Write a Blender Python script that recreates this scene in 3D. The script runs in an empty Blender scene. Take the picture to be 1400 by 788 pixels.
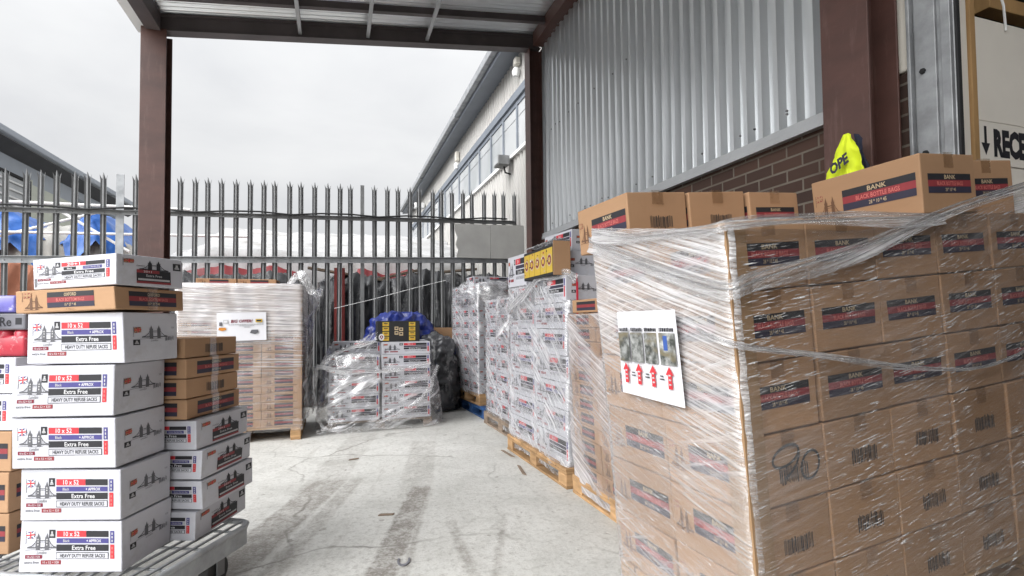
import bpy, bmesh, math, random
from mathutils import Vector, Matrix, noise
RAD = math.radians
S = bpy.context.scene
COL = S.collection
rnd = random.Random(11)

# ------------------------------------------------------------------ materials
def nmat(name):
    m = bpy.data.materials.new(name); m.use_nodes = True
    nt = m.node_tree; nt.nodes.clear()
    out = nt.nodes.new('ShaderNodeOutputMaterial')
    return m, nt, out

def N(nt, typ, ins=None, **props):
    n = nt.nodes.new(typ)
    for k, v in props.items(): setattr(n, k, v)
    for k, v in (ins or {}).items():
        if hasattr(v, 'is_output'): nt.links.new(v, n.inputs[k])
        else: n.inputs[k].default_value = v
    return n

def math_(nt, op, a, b=0.0, clamp=False):
    return N(nt, 'ShaderNodeMath', {0: a, 1: b}, operation=op, use_clamp=clamp).outputs[0]

def ramp(nt, x, lo, hi, a=0.0, b=1.0):
    return N(nt, 'ShaderNodeMapRange', {0: x, 1: lo, 2: hi, 3: a, 4: b}, clamp=True).outputs[0]

def mapped(nt, scale, rot=(0, 0, 0), coord='Object', loc=(0, 0, 0)):
    """rotate first, then stretch"""
    v = N(nt, 'ShaderNodeTexCoord').outputs[coord]
    if any(rot): v = N(nt, 'ShaderNodeMapping', {'Vector': v, 'Rotation': rot}).outputs[0]
    return N(nt, 'ShaderNodeMapping', {'Vector': v, 'Scale': scale, 'Location': loc}).outputs[0]

def noise_(nt, vec, scale=1.0, detail=3.0, rough=.55, dist=0.0):
    return N(nt, 'ShaderNodeTexNoise', {'Vector': vec, 'Scale': scale, 'Detail': detail, 'Roughness': rough, 'Distortion': dist}).outputs[0]

def mixc(nt, f, a, b):
    n = N(nt, 'ShaderNodeMix', data_type='RGBA')
    for i, v in ((0, f), (6, a), (7, b)):
        if hasattr(v, 'is_output'): nt.links.new(v, n.inputs[i])
        else: n.inputs[i].default_value = v if i == 0 else (*v[:3], 1)
    return n.outputs[2]

def mixs(nt, f, a, b):
    n = N(nt, 'ShaderNodeMixShader')
    if hasattr(f, 'is_output'): nt.links.new(f, n.inputs[0])
    else: n.inputs[0].default_value = f
    nt.links.new(a, n.inputs[1]); nt.links.new(b, n.inputs[2])
    return n.outputs[0]

def surf(name, col, rough=.6, metal=0.0, var=.12, vscale=(3, 3, 3), spots=None, bump=0.0, bscale=60.0, rand=0.0, spec=.5, coord='Object', stretch=None):
    """a plain painted / cardboard / metal surface: two octaves of mottling, optional dirt spots and fine bump"""
    m, nt, out = nmat(name)
    v = mapped(nt, vscale, coord=coord)
    n1 = noise_(nt, v, 1.0, 5, .6)
    c = mixc(nt, ramp(nt, n1, .3, .7), [x * (1 - var) for x in col], [min(1, x * (1 + var)) for x in col])
    if spots:
        n2 = noise_(nt, mapped(nt, stretch or (1, 1, 1), coord=coord), spots[0], 6, .7)
        c = mixc(nt, math_(nt, 'MULTIPLY', ramp(nt, n2, spots[1], spots[2]), spots[4]), c, spots[3])
    if rand:
        oi = N(nt, 'ShaderNodeObjectInfo')
        hs = N(nt, 'ShaderNodeHueSaturation', {'Color': c, 'Value': ramp(nt, oi.outputs['Random'], 0, 1, 1 - rand, 1 + rand)})
        c = hs.outputs[0]
    b = N(nt, 'ShaderNodeBsdfPrincipled', {'Base Color': c, 'Roughness': rough, 'Metallic': metal, 'Specular IOR Level': spec})
    if bump:
        nb = noise_(nt, mapped(nt, (1, 1, 1), coord=coord), bscale, 4, .6)
        bp = N(nt, 'ShaderNodeBump', {'Height': nb, 'Strength': bump, 'Distance': .01})
        nt.links.new(bp.outputs[0], b.inputs['Normal'])
    nt.links.new(b.outputs[0], out.inputs[0])
    return m

def film(name, base, streak, ang, freq=70.0, stretch=2.0, patch=1.6, seed=0.0, gloss=.10, tint=(.9, .9, .92), cross=.5, bstr=.5, grough=.14, dash=.0, lo=.46, hi=.62, pmin=.1, top=None, dlo=.60, dst=20, dfr=110):
    """clear stretch film: transparent, glossy, whitened along the stretched folds (uv in metres), with short crease glints, part gloss, part painted white"""
    m, nt, out = nmat(name)
    va = mapped(nt, (stretch, freq, 1), (0, 0, RAD(ang)), 'UV', (seed, seed, 0))
    vb = mapped(nt, (stretch * 1.4, freq * .6, 1), (0, 0, RAD(-ang * 1.7 - 6)), 'UV', (seed + 5, seed, 0))
    vc = mapped(nt, (patch, patch * 1.6, 1), (0, 0, RAD(ang)), 'UV', (seed, seed + 3, 0))
    s1 = noise_(nt, va, 1, 5, .62, .5); s2 = noise_(nt, vb, 1, 4, .6, .8); p = noise_(nt, vc, 1, 4, .6, .3)
    pm = ramp(nt, p, .38, .62, pmin, 1.0)
    f1 = ramp(nt, s1, lo, hi); f2 = math_(nt, 'MULTIPLY', ramp(nt, s2, lo+.05, hi+.05), cross)
    f = math_(nt, 'MAXIMUM', f1, f2)
    al = math_(nt, 'ADD', math_(nt, 'MULTIPLY', math_(nt, 'MULTIPLY', f, pm), streak), math_(nt, 'MULTIPLY', pm, base), True)
    if top:      # more turns of film towards the top of the load
        uvn = N(nt, 'ShaderNodeSeparateXYZ', {0: N(nt, 'ShaderNodeTexCoord').outputs['UV']})
        wob = math_(nt, 'ADD', uvn.outputs[1], math_(nt, 'MULTIPLY', math_(nt, 'SUBTRACT', p, .5), .5))
        al = math_(nt, 'ADD', al, math_(nt, 'MULTIPLY', ramp(nt, wob, top[0], top[1]), math_(nt, 'ADD', math_(nt, 'MULTIPLY', f1, .5), top[2])), True)
    h = math_(nt, 'ADD', s1, math_(nt, 'MULTIPLY', s2, .7))
    bp = N(nt, 'ShaderNodeBump', {'Height': h, 'Strength': bstr, 'Distance': .012})
    tr = N(nt, 'ShaderNodeBsdfTransparent')
    gl = N(nt, 'ShaderNodeBsdfGlossy', {'Color': (1, 1, 1, 1), 'Roughness': grough, 'Normal': bp.outputs[0]})
    lw = N(nt, 'ShaderNodeLayerWeight', {'Blend': .25, 'Normal': bp.outputs[0]})
    gf = math_(nt, 'ADD', math_(nt, 'MULTIPLY', lw.outputs['Fresnel'], .35), gloss, True)
    clear = mixs(nt, gf, tr.outputs[0], gl.outputs[0])
    if dash:
        vd = mapped(nt, (dst, dfr, 1), (0, 0, RAD(ang * .8)), 'UV', (seed + 2, seed + 9, 0))
        sd = noise_(nt, vd, 1, 3, .6, .6); pd = noise_(nt, mapped(nt, (3, 5, 1), (0, 0, RAD(ang)), 'UV', (seed + 11, 0, 0)), 1, 3, .6)
        dm = math_(nt, 'MULTIPLY', ramp(nt, sd, dlo, dlo+.07), ramp(nt, pd, .44, .58, .12, 1.0))
        bd = N(nt, 'ShaderNodeBump', {'Height': sd, 'Strength': 1.0, 'Distance': .05})
        g2 = N(nt, 'ShaderNodeBsdfGlossy', {'Color': (1, 1, 1, 1), 'Roughness': .2, 'Normal': bd.outputs[0]})
        d2 = N(nt, 'ShaderNodeBsdfDiffuse', {'Color': (.95, .95, .95, 1)})  # white painted into the creases to brighten their glints
        clear = mixs(nt, math_(nt, 'MULTIPLY', dm, dash, True), clear, mixs(nt, .4, g2.outputs[0], d2.outputs[0]))
    di = N(nt, 'ShaderNodeBsdfDiffuse', {'Color': (*tint, 1), 'Normal': bp.outputs[0]})
    tl = N(nt, 'ShaderNodeBsdfTranslucent', {'Color': (*tint, 1)})
    wh = mixs(nt, .35, di.outputs[0], tl.outputs[0])
    wh = mixs(nt, .22, wh, gl.outputs[0])
    nt.links.new(mixs(nt, al, clear, wh), out.inputs[0])
    return m

M = {}
KR = (.352, .212, .120)
M['kraft'] = surf('kraft_card', KR, .75, var=.06, vscale=(2, 2, 8), spots=(5, .56, .8, (.27, .165, .09), .35), bump=.35, bscale=8, rand=.12, spec=.25)
M['kraft_edge'] = surf('kraft_card_edge', (.30, .19, .105), .85, var=.1, spec=.1)
M['white'] = surf('white_card', (.49, .493, .53), .6, var=.07, vscale=(3, 3, 6), spots=(6, .57, .78, (.33, .31, .29), .6), bump=.4, bscale=7, rand=.05, spec=.3)
def ink(name, c, r=.6, v=.08): M[name] = surf(name, c, r, var=v, vscale=(30, 30, 30), spec=.3)
ink('ink_black', (.022, .022, .026)); ink('ink_red', (.50, .035, .045)); ink('ink_purple', (.062, .056, .195)); ink('ink_white', (.60, .60, .61))
ink('ink_grey', (.10, .10, .11)); ink('ink_maroon', (.17, .018, .035)); ink('ink_gold', (.45, .35, .22)); ink('ink_brown', (.12, .062, .035))
ink('ink_navy', (.032, .030, .050)); ink('ink_brickred', (.23, .036, .042)); ink('ink_yellow', (.50, .34, .045)); ink('ink_blue', (.04, .09, .30)); ink('ink_orange', (.5, .2, .03))
ink('ink_fade', (.42, .42, .43)); ink('ink_salmon', (.55, .16, .14))
M['tape'] = None
def tape_mat():
    m, nt, out = nmat('clear_tape')
    n = noise_(nt, mapped(nt, (20, 20, 60)), 1, 3)
    bp = N(nt, 'ShaderNodeBump', {'Height': n, 'Strength': .5, 'Distance': .006})
    t = N(nt, 'ShaderNodeBsdfTransparent', {'Color': (.985, .97, .95, 1)})
    g = N(nt, 'ShaderNodeBsdfGlossy', {'Roughness': .12, 'Normal': bp.outputs[0]})
    nt.links.new(mixs(nt, .11, t.outputs[0], g.outputs[0]), out.inputs[0])
    return m
M['tape'] = tape_mat()
M['steel_brown'] = surf('red_oxide_steel', (.074, .034, .027), .55, var=.25, vscale=(2, 2, 5), spots=(5, .55, .75, (.16, .10, .085), .5), bump=.1, bscale=30, stretch=(4, 4, .6))
M['steel_dark'] = surf('dark_steel', (.075, .062, .062), .55, var=.2, vscale=(3, 3, 3), spots=(6, .58, .75, (.16, .12, .10), .5))
M['galv'] = surf('galvanised_steel', (.30, .31, .32), .5, .35, var=.25, vscale=(9, 9, 9), spots=(4, .55, .75, (.16, .155, .15), .6), bump=.06, bscale=50)
M['galv_dull'] = surf('weathered_galvanised_steel', (.19, .193, .195), .62, .25, var=.3, vscale=(6, 6, 3), spots=(5, .58, .76, (.25, .24, .23), .6), stretch=(3, 3, .7))
M['clad'] = surf('grey_metal_cladding', (.60, .615, .625), .34, .8, var=.10, vscale=(1.2, 1.2, .5), spots=(3, .62, .8, (.30, .29, .28), .35), stretch=(2, 2, .35), bump=.03, bscale=3)
M['clad_cream'] = surf('cream_metal_cladding', (.40, .39, .37), .5, .05, var=.08, vscale=(1, 1, .4), spots=(2.5, .6, .8, (.42, .39, .35), .4), stretch=(2, 2, .3))
M['roofsheet'] = surf('corrugated_roof_sheet', (.82, .84, .86), .30, .75, var=.07, vscale=(.8, .8, 1), spots=(2, .6, .8, (.40, .39, .37), .4))
M['trim_grey'] = surf('grey_painted_flashing', (.40, .41, .42), .5, .2, var=.08, spots=(6, .6, .8, (.25, .24, .23), .4))
M['slate_grey'] = surf('slate_grey_paint', (.17, .19, .22), .5, .1, var=.08)
M['bluegrey'] = surf('blue_grey_panel', (.36, .39, .43), .6, var=.05)
M['palewall'] = surf('pale_green_panel', (.52, .54, .46), .6, var=.05)
M['soffit'] = surf('dark_soffit', (.05, .052, .058), .7, var=.15)
M['whitepaint'] = surf('white_paint', (.75, .75, .74), .5, var=.05, spots=(4, .6, .8, (.5, .48, .45), .4))
M['creampaint'] = surf('cream_paint', (.66, .63, .56), .5, var=.05)
M['panelwhite'] = surf('off_white_board', (.70, .66, .59), .65, var=.05, vscale=(2, 2, 2), bump=.05, bscale=60)
M['wood'] = surf('pallet_timber', (.38, .235, .12), .8, var=.3, vscale=(6, 6, 30), spots=(3, .55, .75, (.20, .13, .08), .6), bump=.25, bscale=40, rand=.2, spec=.2)
M['woodgrey'] = surf('weathered_timber', (.22, .17, .13), .85, var=.3, vscale=(6, 6, 30), spots=(3, .55, .75, (.11, .08, .06), .6), bump=.25, bscale=40, rand=.2, spec=.2)
M['woodblue'] = surf('blue_painted_timber', (.018, .07, .20), .7, var=.3, vscale=(6, 6, 20), spots=(4, .6, .75, (.12, .10, .09), .6), bump=.2, bscale=40)
M['pine'] = surf('pine_post', (.40, .24, .10), .7, var=.2, vscale=(10, 10, 2))
M['rubber'] = surf('black_rubber', (.02, .02, .02), .7, var=.2)
M['black'] = surf('matt_black', (.012, .012, .013), .8, var=.2)
M['hivis'] = surf('fluorescent_yellow_cloth', (.66, .78, .02), .75, var=.05, bump=.2, bscale=80)
M['navycloth'] = surf('navy_cloth', (.014, .017, .035), .85, var=.2, bump=.3, bscale=60)
M['redpost'] = surf('red_painted_post', (.24, .035, .03), .55, var=.2, vscale=(2, 2, 5))
M['bluetarp'] = surf('blue_tarpaulin', (.03, .14, .48), .38, var=.15, vscale=(3, 3, 3), bump=.25, bscale=9)
M['royal'] = surf('royal_blue_plastic', (.012, .026, .18), .30, var=.25, vscale=(5, 5, 5), bump=.35, bscale=14)
M['whitetarp'] = surf('white_tarpaulin', (.40, .40, .40), .5, var=.10, vscale=(1.5, 1.5, 4), spots=(2.2, .52, .70, (.24, .225, .20), .7), bump=1.0, bscale=6, stretch=(.6, 1, 2.5))
M['greytarp'] = surf('grey_crumpled_tarpaulin', (.36, .35, .32), .5, var=.3, vscale=(3, 3, 3), bump=.6, bscale=8)
M['redtarp'] = surf('red_tarpaulin', (.19, .012, .016), .5, var=.2, vscale=(3, 3, 3), bump=.3, bscale=9)
M['blackbag'] = surf('black_sack_plastic', (.045, .046, .05), .24, var=.5, vscale=(5, 5, 5), spots=(5, .56, .66, (.30, .30, .30), .8), stretch=(1, 1, .5), bump=1.0, bscale=11)
M['terracotta'] = surf('terracotta_cloth', (.36, .14, .08), .8, var=.2)
M['redcan'] = surf('red_printed_film', (.42, .03, .05), .25, var=.15, vscale=(14, 14, 14), spots=(18, .58, .7, (.6, .45, .45), .6))
M['purplepack'] = surf('purple_blue_pack', (.14, .13, .42), .3, var=.15, vscale=(14, 14, 14), spots=(20, .58, .68, (.6, .6, .7), .7))
M['greypack'] = surf('grey_pack', (.15, .15, .17), .4, var=.1)
M['sticker'] = surf('white_paper', (.62, .62, .65), .55, var=.02)
M['redstrap'] = surf('red_strap', (.55, .03, .06), .5, var=.1)
M['render'] = surf('grey_concrete_board', (.36, .355, .34), .85, var=.10, vscale=(3, 3, 3), spots=(9, .62, .8, (.22, .21, .2), .5), bump=.15, bscale=30)
M['ceil'] = surf('dark_inner_roof', (.03, .03, .03), .8, var=.3)

def brick_mat():
    m, nt, out = nmat('brown_brickwork')
    tc = N(nt, 'ShaderNodeTexCoord'); sp = N(nt, 'ShaderNodeSeparateXYZ', {0: tc.outputs['Object']})
    u = math_(nt, 'ADD', sp.outputs[0], sp.outputs[1])
    cb = N(nt, 'ShaderNodeCombineXYZ', {0: u, 1: sp.outputs[2], 2: 0.0})
    nz = noise_(nt, mapped(nt, (1, 1, 1)), 6, 5)
    b = N(nt, 'ShaderNodeTexBrick', {'Vector': cb.outputs[0], 'Color1': (.085, .048, .036, 1), 'Color2': (.050, .032, .027, 1), 'Mortar': (.165, .145, .12, 1),
          'Scale': 1.0, 'Mortar Size': .0065, 'Mortar Smooth': .15, 'Bias': 0.0, 'Brick Width': .225, 'Row Height': .075})
    c = mixc(nt, ramp(nt, nz, .35, .7, 0, .45), b.outputs[0], (.07, .045, .035))
    p = N(nt, 'ShaderNodeBsdfPrincipled', {'Base Color': c, 'Roughness': .85, 'Specular IOR Level': .2})
    h = math_(nt, 'SUBTRACT', math_(nt, 'MULTIPLY', nz, .4), b.outputs[1])
    bp = N(nt, 'ShaderNodeBump', {'Height': h, 'Strength': .6, 'Distance': .008})
    nt.links.new(bp.outputs[0], p.inputs['Normal']); nt.links.new(p.outputs[0], out.inputs[0])
    return m
M['brick'] = brick_mat()

def floor_mat():
    m, nt, out = nmat('pale_concrete_floor')
    P = mapped(nt, (1, 1, 1))
    big = noise_(nt, P, .55, 5, .6, .4); mid = noise_(nt, P, 3.2, 7, .68, .3); fine = noise_(nt, P, 26, 6, .7)
    c = mixc(nt, ramp(nt, big, .35, .66), (.47, .467, .44), (.63, .625, .595))
    c = mixc(nt, ramp(nt, mid, .48, .70, 0, .55), c, (.345, .34, .315))
    c = mixc(nt, ramp(nt, fine, .50, .66, 0, .60), c, (.30, .29, .265))
    vf = noise_(nt, P, 70, 4, .7)
    c = mixc(nt, ramp(nt, vf, .56, .70, 0, .55), c, (.24, .23, .21)); c = mixc(nt, ramp(nt, vf, .44, .30, 0, .5), c, (.70, .70, .68))
    # scuffs drawn out along the lane
    sc = noise_(nt, mapped(nt, (9, 1.1, 1), (0, 0, RAD(14))), 1.3, 6, .7, .4)
    c = mixc(nt, ramp(nt, sc, .57, .74, 0, .45), c, (.27, .255, .23))
    sp = noise_(nt, P, 9.5, 3, .5)
    c = mixc(nt, ramp(nt, sp, .685, .71, 0, .55), c, (.19, .175, .155))
    vs = N(nt, 'ShaderNodeTexVoronoi', {'Vector': P, 'Scale': 5.5, 'Randomness': 1.0}, feature='F1')
    dots = math_(nt, 'MULTIPLY', ramp(nt, vs.outputs['Distance'], .05, .075, 1, 0), ramp(nt, noise_(nt, P, 1.7, 2), .5, .6))
    c = mixc(nt, math_(nt, 'MULTIPLY', dots, .55), c, (.22, .20, .17))
    # hairline cracks
    wv = N(nt, 'ShaderNodeVectorMath', {0: P, 1: N(nt, 'ShaderNodeVectorMath', {0: N(nt, 'ShaderNodeTexNoise', {'Vector': P, 'Scale': 1.4, 'Detail': 4.0}).outputs[1], 'Scale': .7}, operation='SCALE').outputs[0]}, operation='ADD')
    ve = N(nt, 'ShaderNodeTexVoronoi', {'Vector': wv.outputs[0], 'Scale': .55}, feature='DISTANCE_TO_EDGE')
    cr = math_(nt, 'MULTIPLY', ramp(nt, ve.outputs['Distance'], .001, .010, 1, 0), ramp(nt, big, .42, .55))
    c = mixc(nt, math_(nt, 'MULTIPLY', cr, .7), c, (.13, .12, .105))
    # worn tyre strips left on the slab: (start, end, half width, strength)
    tot = None
    SEP = N(nt, 'ShaderNodeSeparateXYZ', {0: P})
    for (ax, ay), (bx, by), hw, st in (((.18, 2.55), (.60, 3.93), .075, .85), ((.30, 2.55), (.66, 3.95), .02, .5), ((-.62, 2.6), (-.02, 4.35), .125, .65), ((-.36, 2.6), (.16, 4.3), .055, .45),
                               ((.55, 3.9), (.85, 5.4), .12, .28), ((.62, 2.5), (.66, 3.2), .03, .5), ((-.1, 4.2), (.3, 6.0), .14, .3), ((.75, 2.5), (1.0, 3.2), .02, .45)):
        L = math.hypot(bx - ax, by - ay); ux, uy = (bx - ax) / L, (by - ay) / L
        dx = math_(nt, 'SUBTRACT', SEP.outputs[0], ax); dy = math_(nt, 'SUBTRACT', SEP.outputs[1], ay)
        al = math_(nt, 'ADD', math_(nt, 'MULTIPLY', dx, ux), math_(nt, 'MULTIPLY', dy, uy))
        ac = math_(nt, 'ADD', math_(nt, 'MULTIPLY', dx, -uy), math_(nt, 'MULTIPLY', dy, ux))
        wob = math_(nt, 'MULTIPLY', math_(nt, 'SUBTRACT', noise_(nt, P, 12, 4), .5), .05)
        aa = math_(nt, 'ABSOLUTE', math_(nt, 'ADD', ac, wob))
        k = math_(nt, 'MULTIPLY', ramp(nt, aa, hw - .012, hw + .012, 1, 0), ramp(nt, al, -.3, -.2, 0, 1))
        k = math_(nt, 'MULTIPLY', k, ramp(nt, math_(nt, 'ADD', al, wob), L - .05, L + .05, 1, 0))
        k = math_(nt, 'MULTIPLY', k, st)
        tot = k if tot is None else math_(nt, 'MAXIMUM', tot, k)
    rough = math_(nt, 'MULTIPLY', ramp(nt, math_(nt, 'ADD', math_(nt, 'MULTIPLY', mid, .5), math_(nt, 'MULTIPLY', fine, .5)), .40, .54, .30, 1.0), ramp(nt, vf, .35, .5, .5, 1.0))
    c = mixc(nt, math_(nt, 'MULTIPLY', tot, rough), c, (.175, .155, .135))
    p = N(nt, 'ShaderNodeBsdfPrincipled', {'Base Color': c, 'Roughness': ramp(nt, mid, .3, .7, .5, .8), 'Specular IOR Level': .35})
    bp = N(nt, 'ShaderNodeBump', {'Height': math_(nt, 'ADD', mid, math_(nt, 'MULTIPLY', fine, .5)), 'Strength': .5, 'Distance': .012})
    nt.links.new(bp.outputs[0], p.inputs['Normal']); nt.links.new(p.outputs[0], out.inputs[0])
    return m
M['floor'] = floor_mat()
M['dirt'] = surf('outer_yard_ground', (.24, .235, .225), .9, var=.2, vscale=(.6, .6, .6), bump=.2, bscale=8)

def pane_mat():
    m, nt, out = nmat('window_glass')
    v = mapped(nt, (.8, .8, .8))
    c = mixc(nt, ramp(nt, noise_(nt, v, 1, 2), .35, .65), (.26, .275, .28), (.44, .445, .45))
    p = N(nt, 'ShaderNodeBsdfPrincipled', {'Base Color': c, 'Roughness': .08, 'Specular IOR Level': .9})
    nt.links.new(p.outputs[0], out.inputs[0]); return m
M['pane'] = pane_mat()

def photo_mat(name, a, b, c2, s):
    m, nt, out = nmat(name)
    n = noise_(nt, mapped(nt, (9, 9, 9), loc=(s, s, s)), 1.6, 5, .7)
    n2 = noise_(nt, mapped(nt, (5, 5, 12), loc=(s, 0, s)), 1.5, 3, .6)
    c = mixc(nt, ramp(nt, n, .4, .6), a, b); c = mixc(nt, ramp(nt, n2, .5, .62), c, c2)
    p = N(nt, 'ShaderNodeBsdfPrincipled', {'Base Color': c, 'Roughness': .35})
    nt.links.new(p.outputs[0], out.inputs[0]); return m
M['photo'] = photo_mat('printed_photograph', (.05, .055, .05), (.42, .43, .42), (.16, .14, .09), 1)

FILM = {
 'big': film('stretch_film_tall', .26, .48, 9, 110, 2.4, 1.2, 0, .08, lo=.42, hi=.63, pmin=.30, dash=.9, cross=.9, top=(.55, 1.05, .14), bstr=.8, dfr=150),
 'big_shaded': film('stretch_film_shaded', .10, .20, -8, 62, 2.6, .9, 4, .05, cross=.3, lo=.48, hi=.68, dash=1.0, pmin=.15, dlo=.570, dst=15, dfr=250),  # same film as the tall one, this side's shade put into its colour
 'offer': film('stretch_film_hazy', .10, .62, 2, 70, 1.4, 1.2, 9, .08, tint=(.80, .78, .79), top=(.75, 1.28, .48)),
 'offer2': film('stretch_film_hazy_narrow', .55, .60, 22, 70, 1.5, 1.3, 17, .10, tint=(.82, .80, .82), top=(.9, 1.2, .2)),
 'white': film('stretch_film_white', .20, .72, 30, 30, 2.0, 2.2, 13, .08, bstr=.9, dash=.7, lo=.46, hi=.57, tint=(.86, .86, .88)),
 'loose': film('loose_film', .08, .75, -35, 16, 2.5, 2.6, 21, .07, bstr=1.0, grough=.1, dash=.8, lo=.48, hi=.60),
 'band': film('folded_film', .16, .72, -2, 150, 2.0, 3.0, 27, .12, bstr=1.0, dash=.8, pmin=.3, lo=.43, hi=.60, dfr=240),
 'bunch': film('bunched_film', .40, .7, 20, 22, 4, 5, 31, .15, bstr=1.0, dash=.6),
}

# ------------------------------------------------------------------ mesh building
class MB:
    def __init__(s): s.v = []; s.f = []; s.m = []; s.uv = {}
    def add(s, vs, fs, mat=0, M_=None):
        o = len(s.v)
        s.v += [tuple(M_ @ Vector(v)) if M_ else tuple(v) for v in vs]
        for f in fs: s.f.append(tuple(i + o for i in f)); s.m.append(mat)
    def box(s, x0, x1, y0, y1, z0, z1, mat=0, M_=None):
        s.add([(x0,y0,z0),(x1,y0,z0),(x1,y1,z0),(x0,y1,z0),(x0,y0,z1),(x1,y0,z1),(x1,y1,z1),(x0,y1,z1)],
              [(0,3,2,1),(4,5,6,7),(0,1,5,4),(1,2,6,5),(2,3,7,6),(3,0,4,7)], mat, M_)
    def rbox(s, x0, x1, y0, y1, z0, z1, b=.004, mat=0, M_=None):
        """bevelled box"""
        bm = bmesh.new(); bmesh.ops.create_cube(bm, size=1)
        for v in bm.verts: v.co = Vector(((x0+x1)/2 + v.co.x*(x1-x0), (y0+y1)/2 + v.co.y*(y1-y0), (z0+z1)/2 + v.co.z*(z1-z0)))
        bmesh.ops.bevel(bm, geom=bm.edges[:], offset=b, segments=2, affect='EDGES', profile=.5)
        bm.verts.index_update()
        s.add([v.co[:] for v in bm.verts], [[v.index for v in f.verts] for f in bm.faces], mat, M_); bm.free()
    def tube(s, pts, r, n=8, mat=0, flat=1.0, cap=True):
        pts = [Vector(p) for p in pts]; rings = []; o = len(s.v)
        for i, p in enumerate(pts):
            t = (pts[min(i+1, len(pts)-1)] - pts[max(i-1, 0)]).normalized()
            a = t.cross(Vector((0, 0, 1)) if abs(t.z) < .9 else Vector((1, 0, 0))).normalized(); b = a.cross(t)
            rr = r[i] if isinstance(r, (list, tuple)) else r
            for k in range(n):
                th = 2*math.pi*k/n
                s.v.append(tuple(p + a*math.cos(th)*rr*flat + b*math.sin(th)*rr))
        for i in range(len(pts)-1):
            for k in range(n):
                s.f.append((o+i*n+k, o+i*n+(k+1) % n, o+(i+1)*n+(k+1) % n, o+(i+1)*n+k)); s.m.append(mat)
        if cap:
            s.f.append(tuple(o+k for k in range(n-1, -1, -1))); s.m.append(mat)
            s.f.append(tuple(o+(len(pts)-1)*n+k for k in range(n))); s.m.append(mat)
    def prism(s, poly, z0, z1, mat=0, M_=None):
        n = len(poly)
        s.add([(x, y, z0) for x, y in poly] + [(x, y, z1) for x, y in poly],
              [tuple(range(n-1, -1, -1)), tuple(range(n, 2*n))] + [(i, (i+1) % n, n+(i+1) % n, n+i) for i in range(n)], mat, M_)
    def grid(s, nu, nv, fn, mat=0, uvf=None, closed=False):
        o = len(s.v); cols = nu if closed else nu + 1
        for j in range(nv + 1):
            for i in range(cols): s.v.append(tuple(fn(i / nu, j / nv)))
        for j in range(nv):
            for i in range(nu):
                a = o + j*cols + i; b = o + j*cols + (i+1) % cols; c = b + cols; d = a + cols
                s.f.append((a, b, c, d)); s.m.append(mat)
                if uvf: s.uv[len(s.f)-1] = [uvf(i/nu, j/nv), uvf((i+1)/nu, j/nv), uvf((i+1)/nu, (j+1)/nv), uvf(i/nu, (j+1)/nv)]
    def mesh(s, name, mats, smooth=False):
        me = bpy.data.meshes.new(name); me.from_pydata(s.v, [], s.f)
        for m in mats: me.materials.append(m)
        me.polygons.foreach_set('material_index', s.m)
        if smooth: me.polygons.foreach_set('use_smooth', [True] * len(s.f))
        if s.uv:
            ul = me.uv_layers.new(name='UVMap')
            for fi, uvs in s.uv.items():
                for li, uv in zip(me.polygons[fi].loop_indices, uvs): ul.data[li].uv = uv
        me.update(); return me
    def build(s, name, mats, parent=None, smooth=False):
        if not isinstance(mats, (list, tuple)): mats = [mats]
        return link(name, s.mesh(name, mats, smooth), parent)

def link(name, data, parent=None, mtx=None):
    o = bpy.data.objects.new(name, data); COL.objects.link(o)
    if parent: o.parent = parent
    if mtx is not None: o.matrix_local = mtx
    return o
def tag(o, label=None, cat=None, group=None, kind=None):
    if label: o['label'] = label
    if cat: o['category'] = cat
    if group: o['group'] = group
    if kind: o['kind'] = kind
    return o
def empty(name, label, cat, mtx=None, group=None):
    o = bpy.data.objects.new(name, None); COL.objects.link(o); o.empty_display_size = .1
    if mtx is not None: o.matrix_world = mtx
    return tag(o, label, cat, group)
def T(x, y, z=0.0, yaw=0.0, roll=0.0, pitch=0.0):
    return Matrix.Translation((x, y, z)) @ Matrix.Rotation(RAD(yaw), 4, 'Z') @ Matrix.Rotation(RAD(roll), 4, 'Y') @ Matrix.Rotation(RAD(pitch), 4, 'X')

# ------------------------------------------------------------------ printing on faces
_tc = {}
def text_shape(t, bold=.0, shear=0.0):
    key = (t, bold, shear)
    if key not in _tc:
        cu = bpy.data.curves.new('lettering', 'FONT'); cu.body = t; cu.resolution_u = 2; cu.offset = bold; cu.shear = shear
        ob = bpy.data.objects.new('lettering', cu); COL.objects.link(ob); bpy.context.view_layer.update()
        me = bpy.data.meshes.new_from_object(ob.evaluated_get(bpy.context.evaluated_depsgraph_get()))
        vs = [(v.co.x, v.co.y) for v in me.vertices]; fs = [tuple(p.vertices) for p in me.polygons]
        x0 = min(v[0] for v in vs); x1 = max(v[0] for v in vs); y0 = min(v[1] for v in vs); y1 = max(v[1] for v in vs)
        _tc[key] = ([((x-x0)/(x1-x0), (y-y0)/(y1-y0)) for x, y in vs], fs)
        bpy.data.objects.remove(ob); bpy.data.curves.remove(cu); bpy.data.meshes.remove(me)
    return _tc[key]

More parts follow.
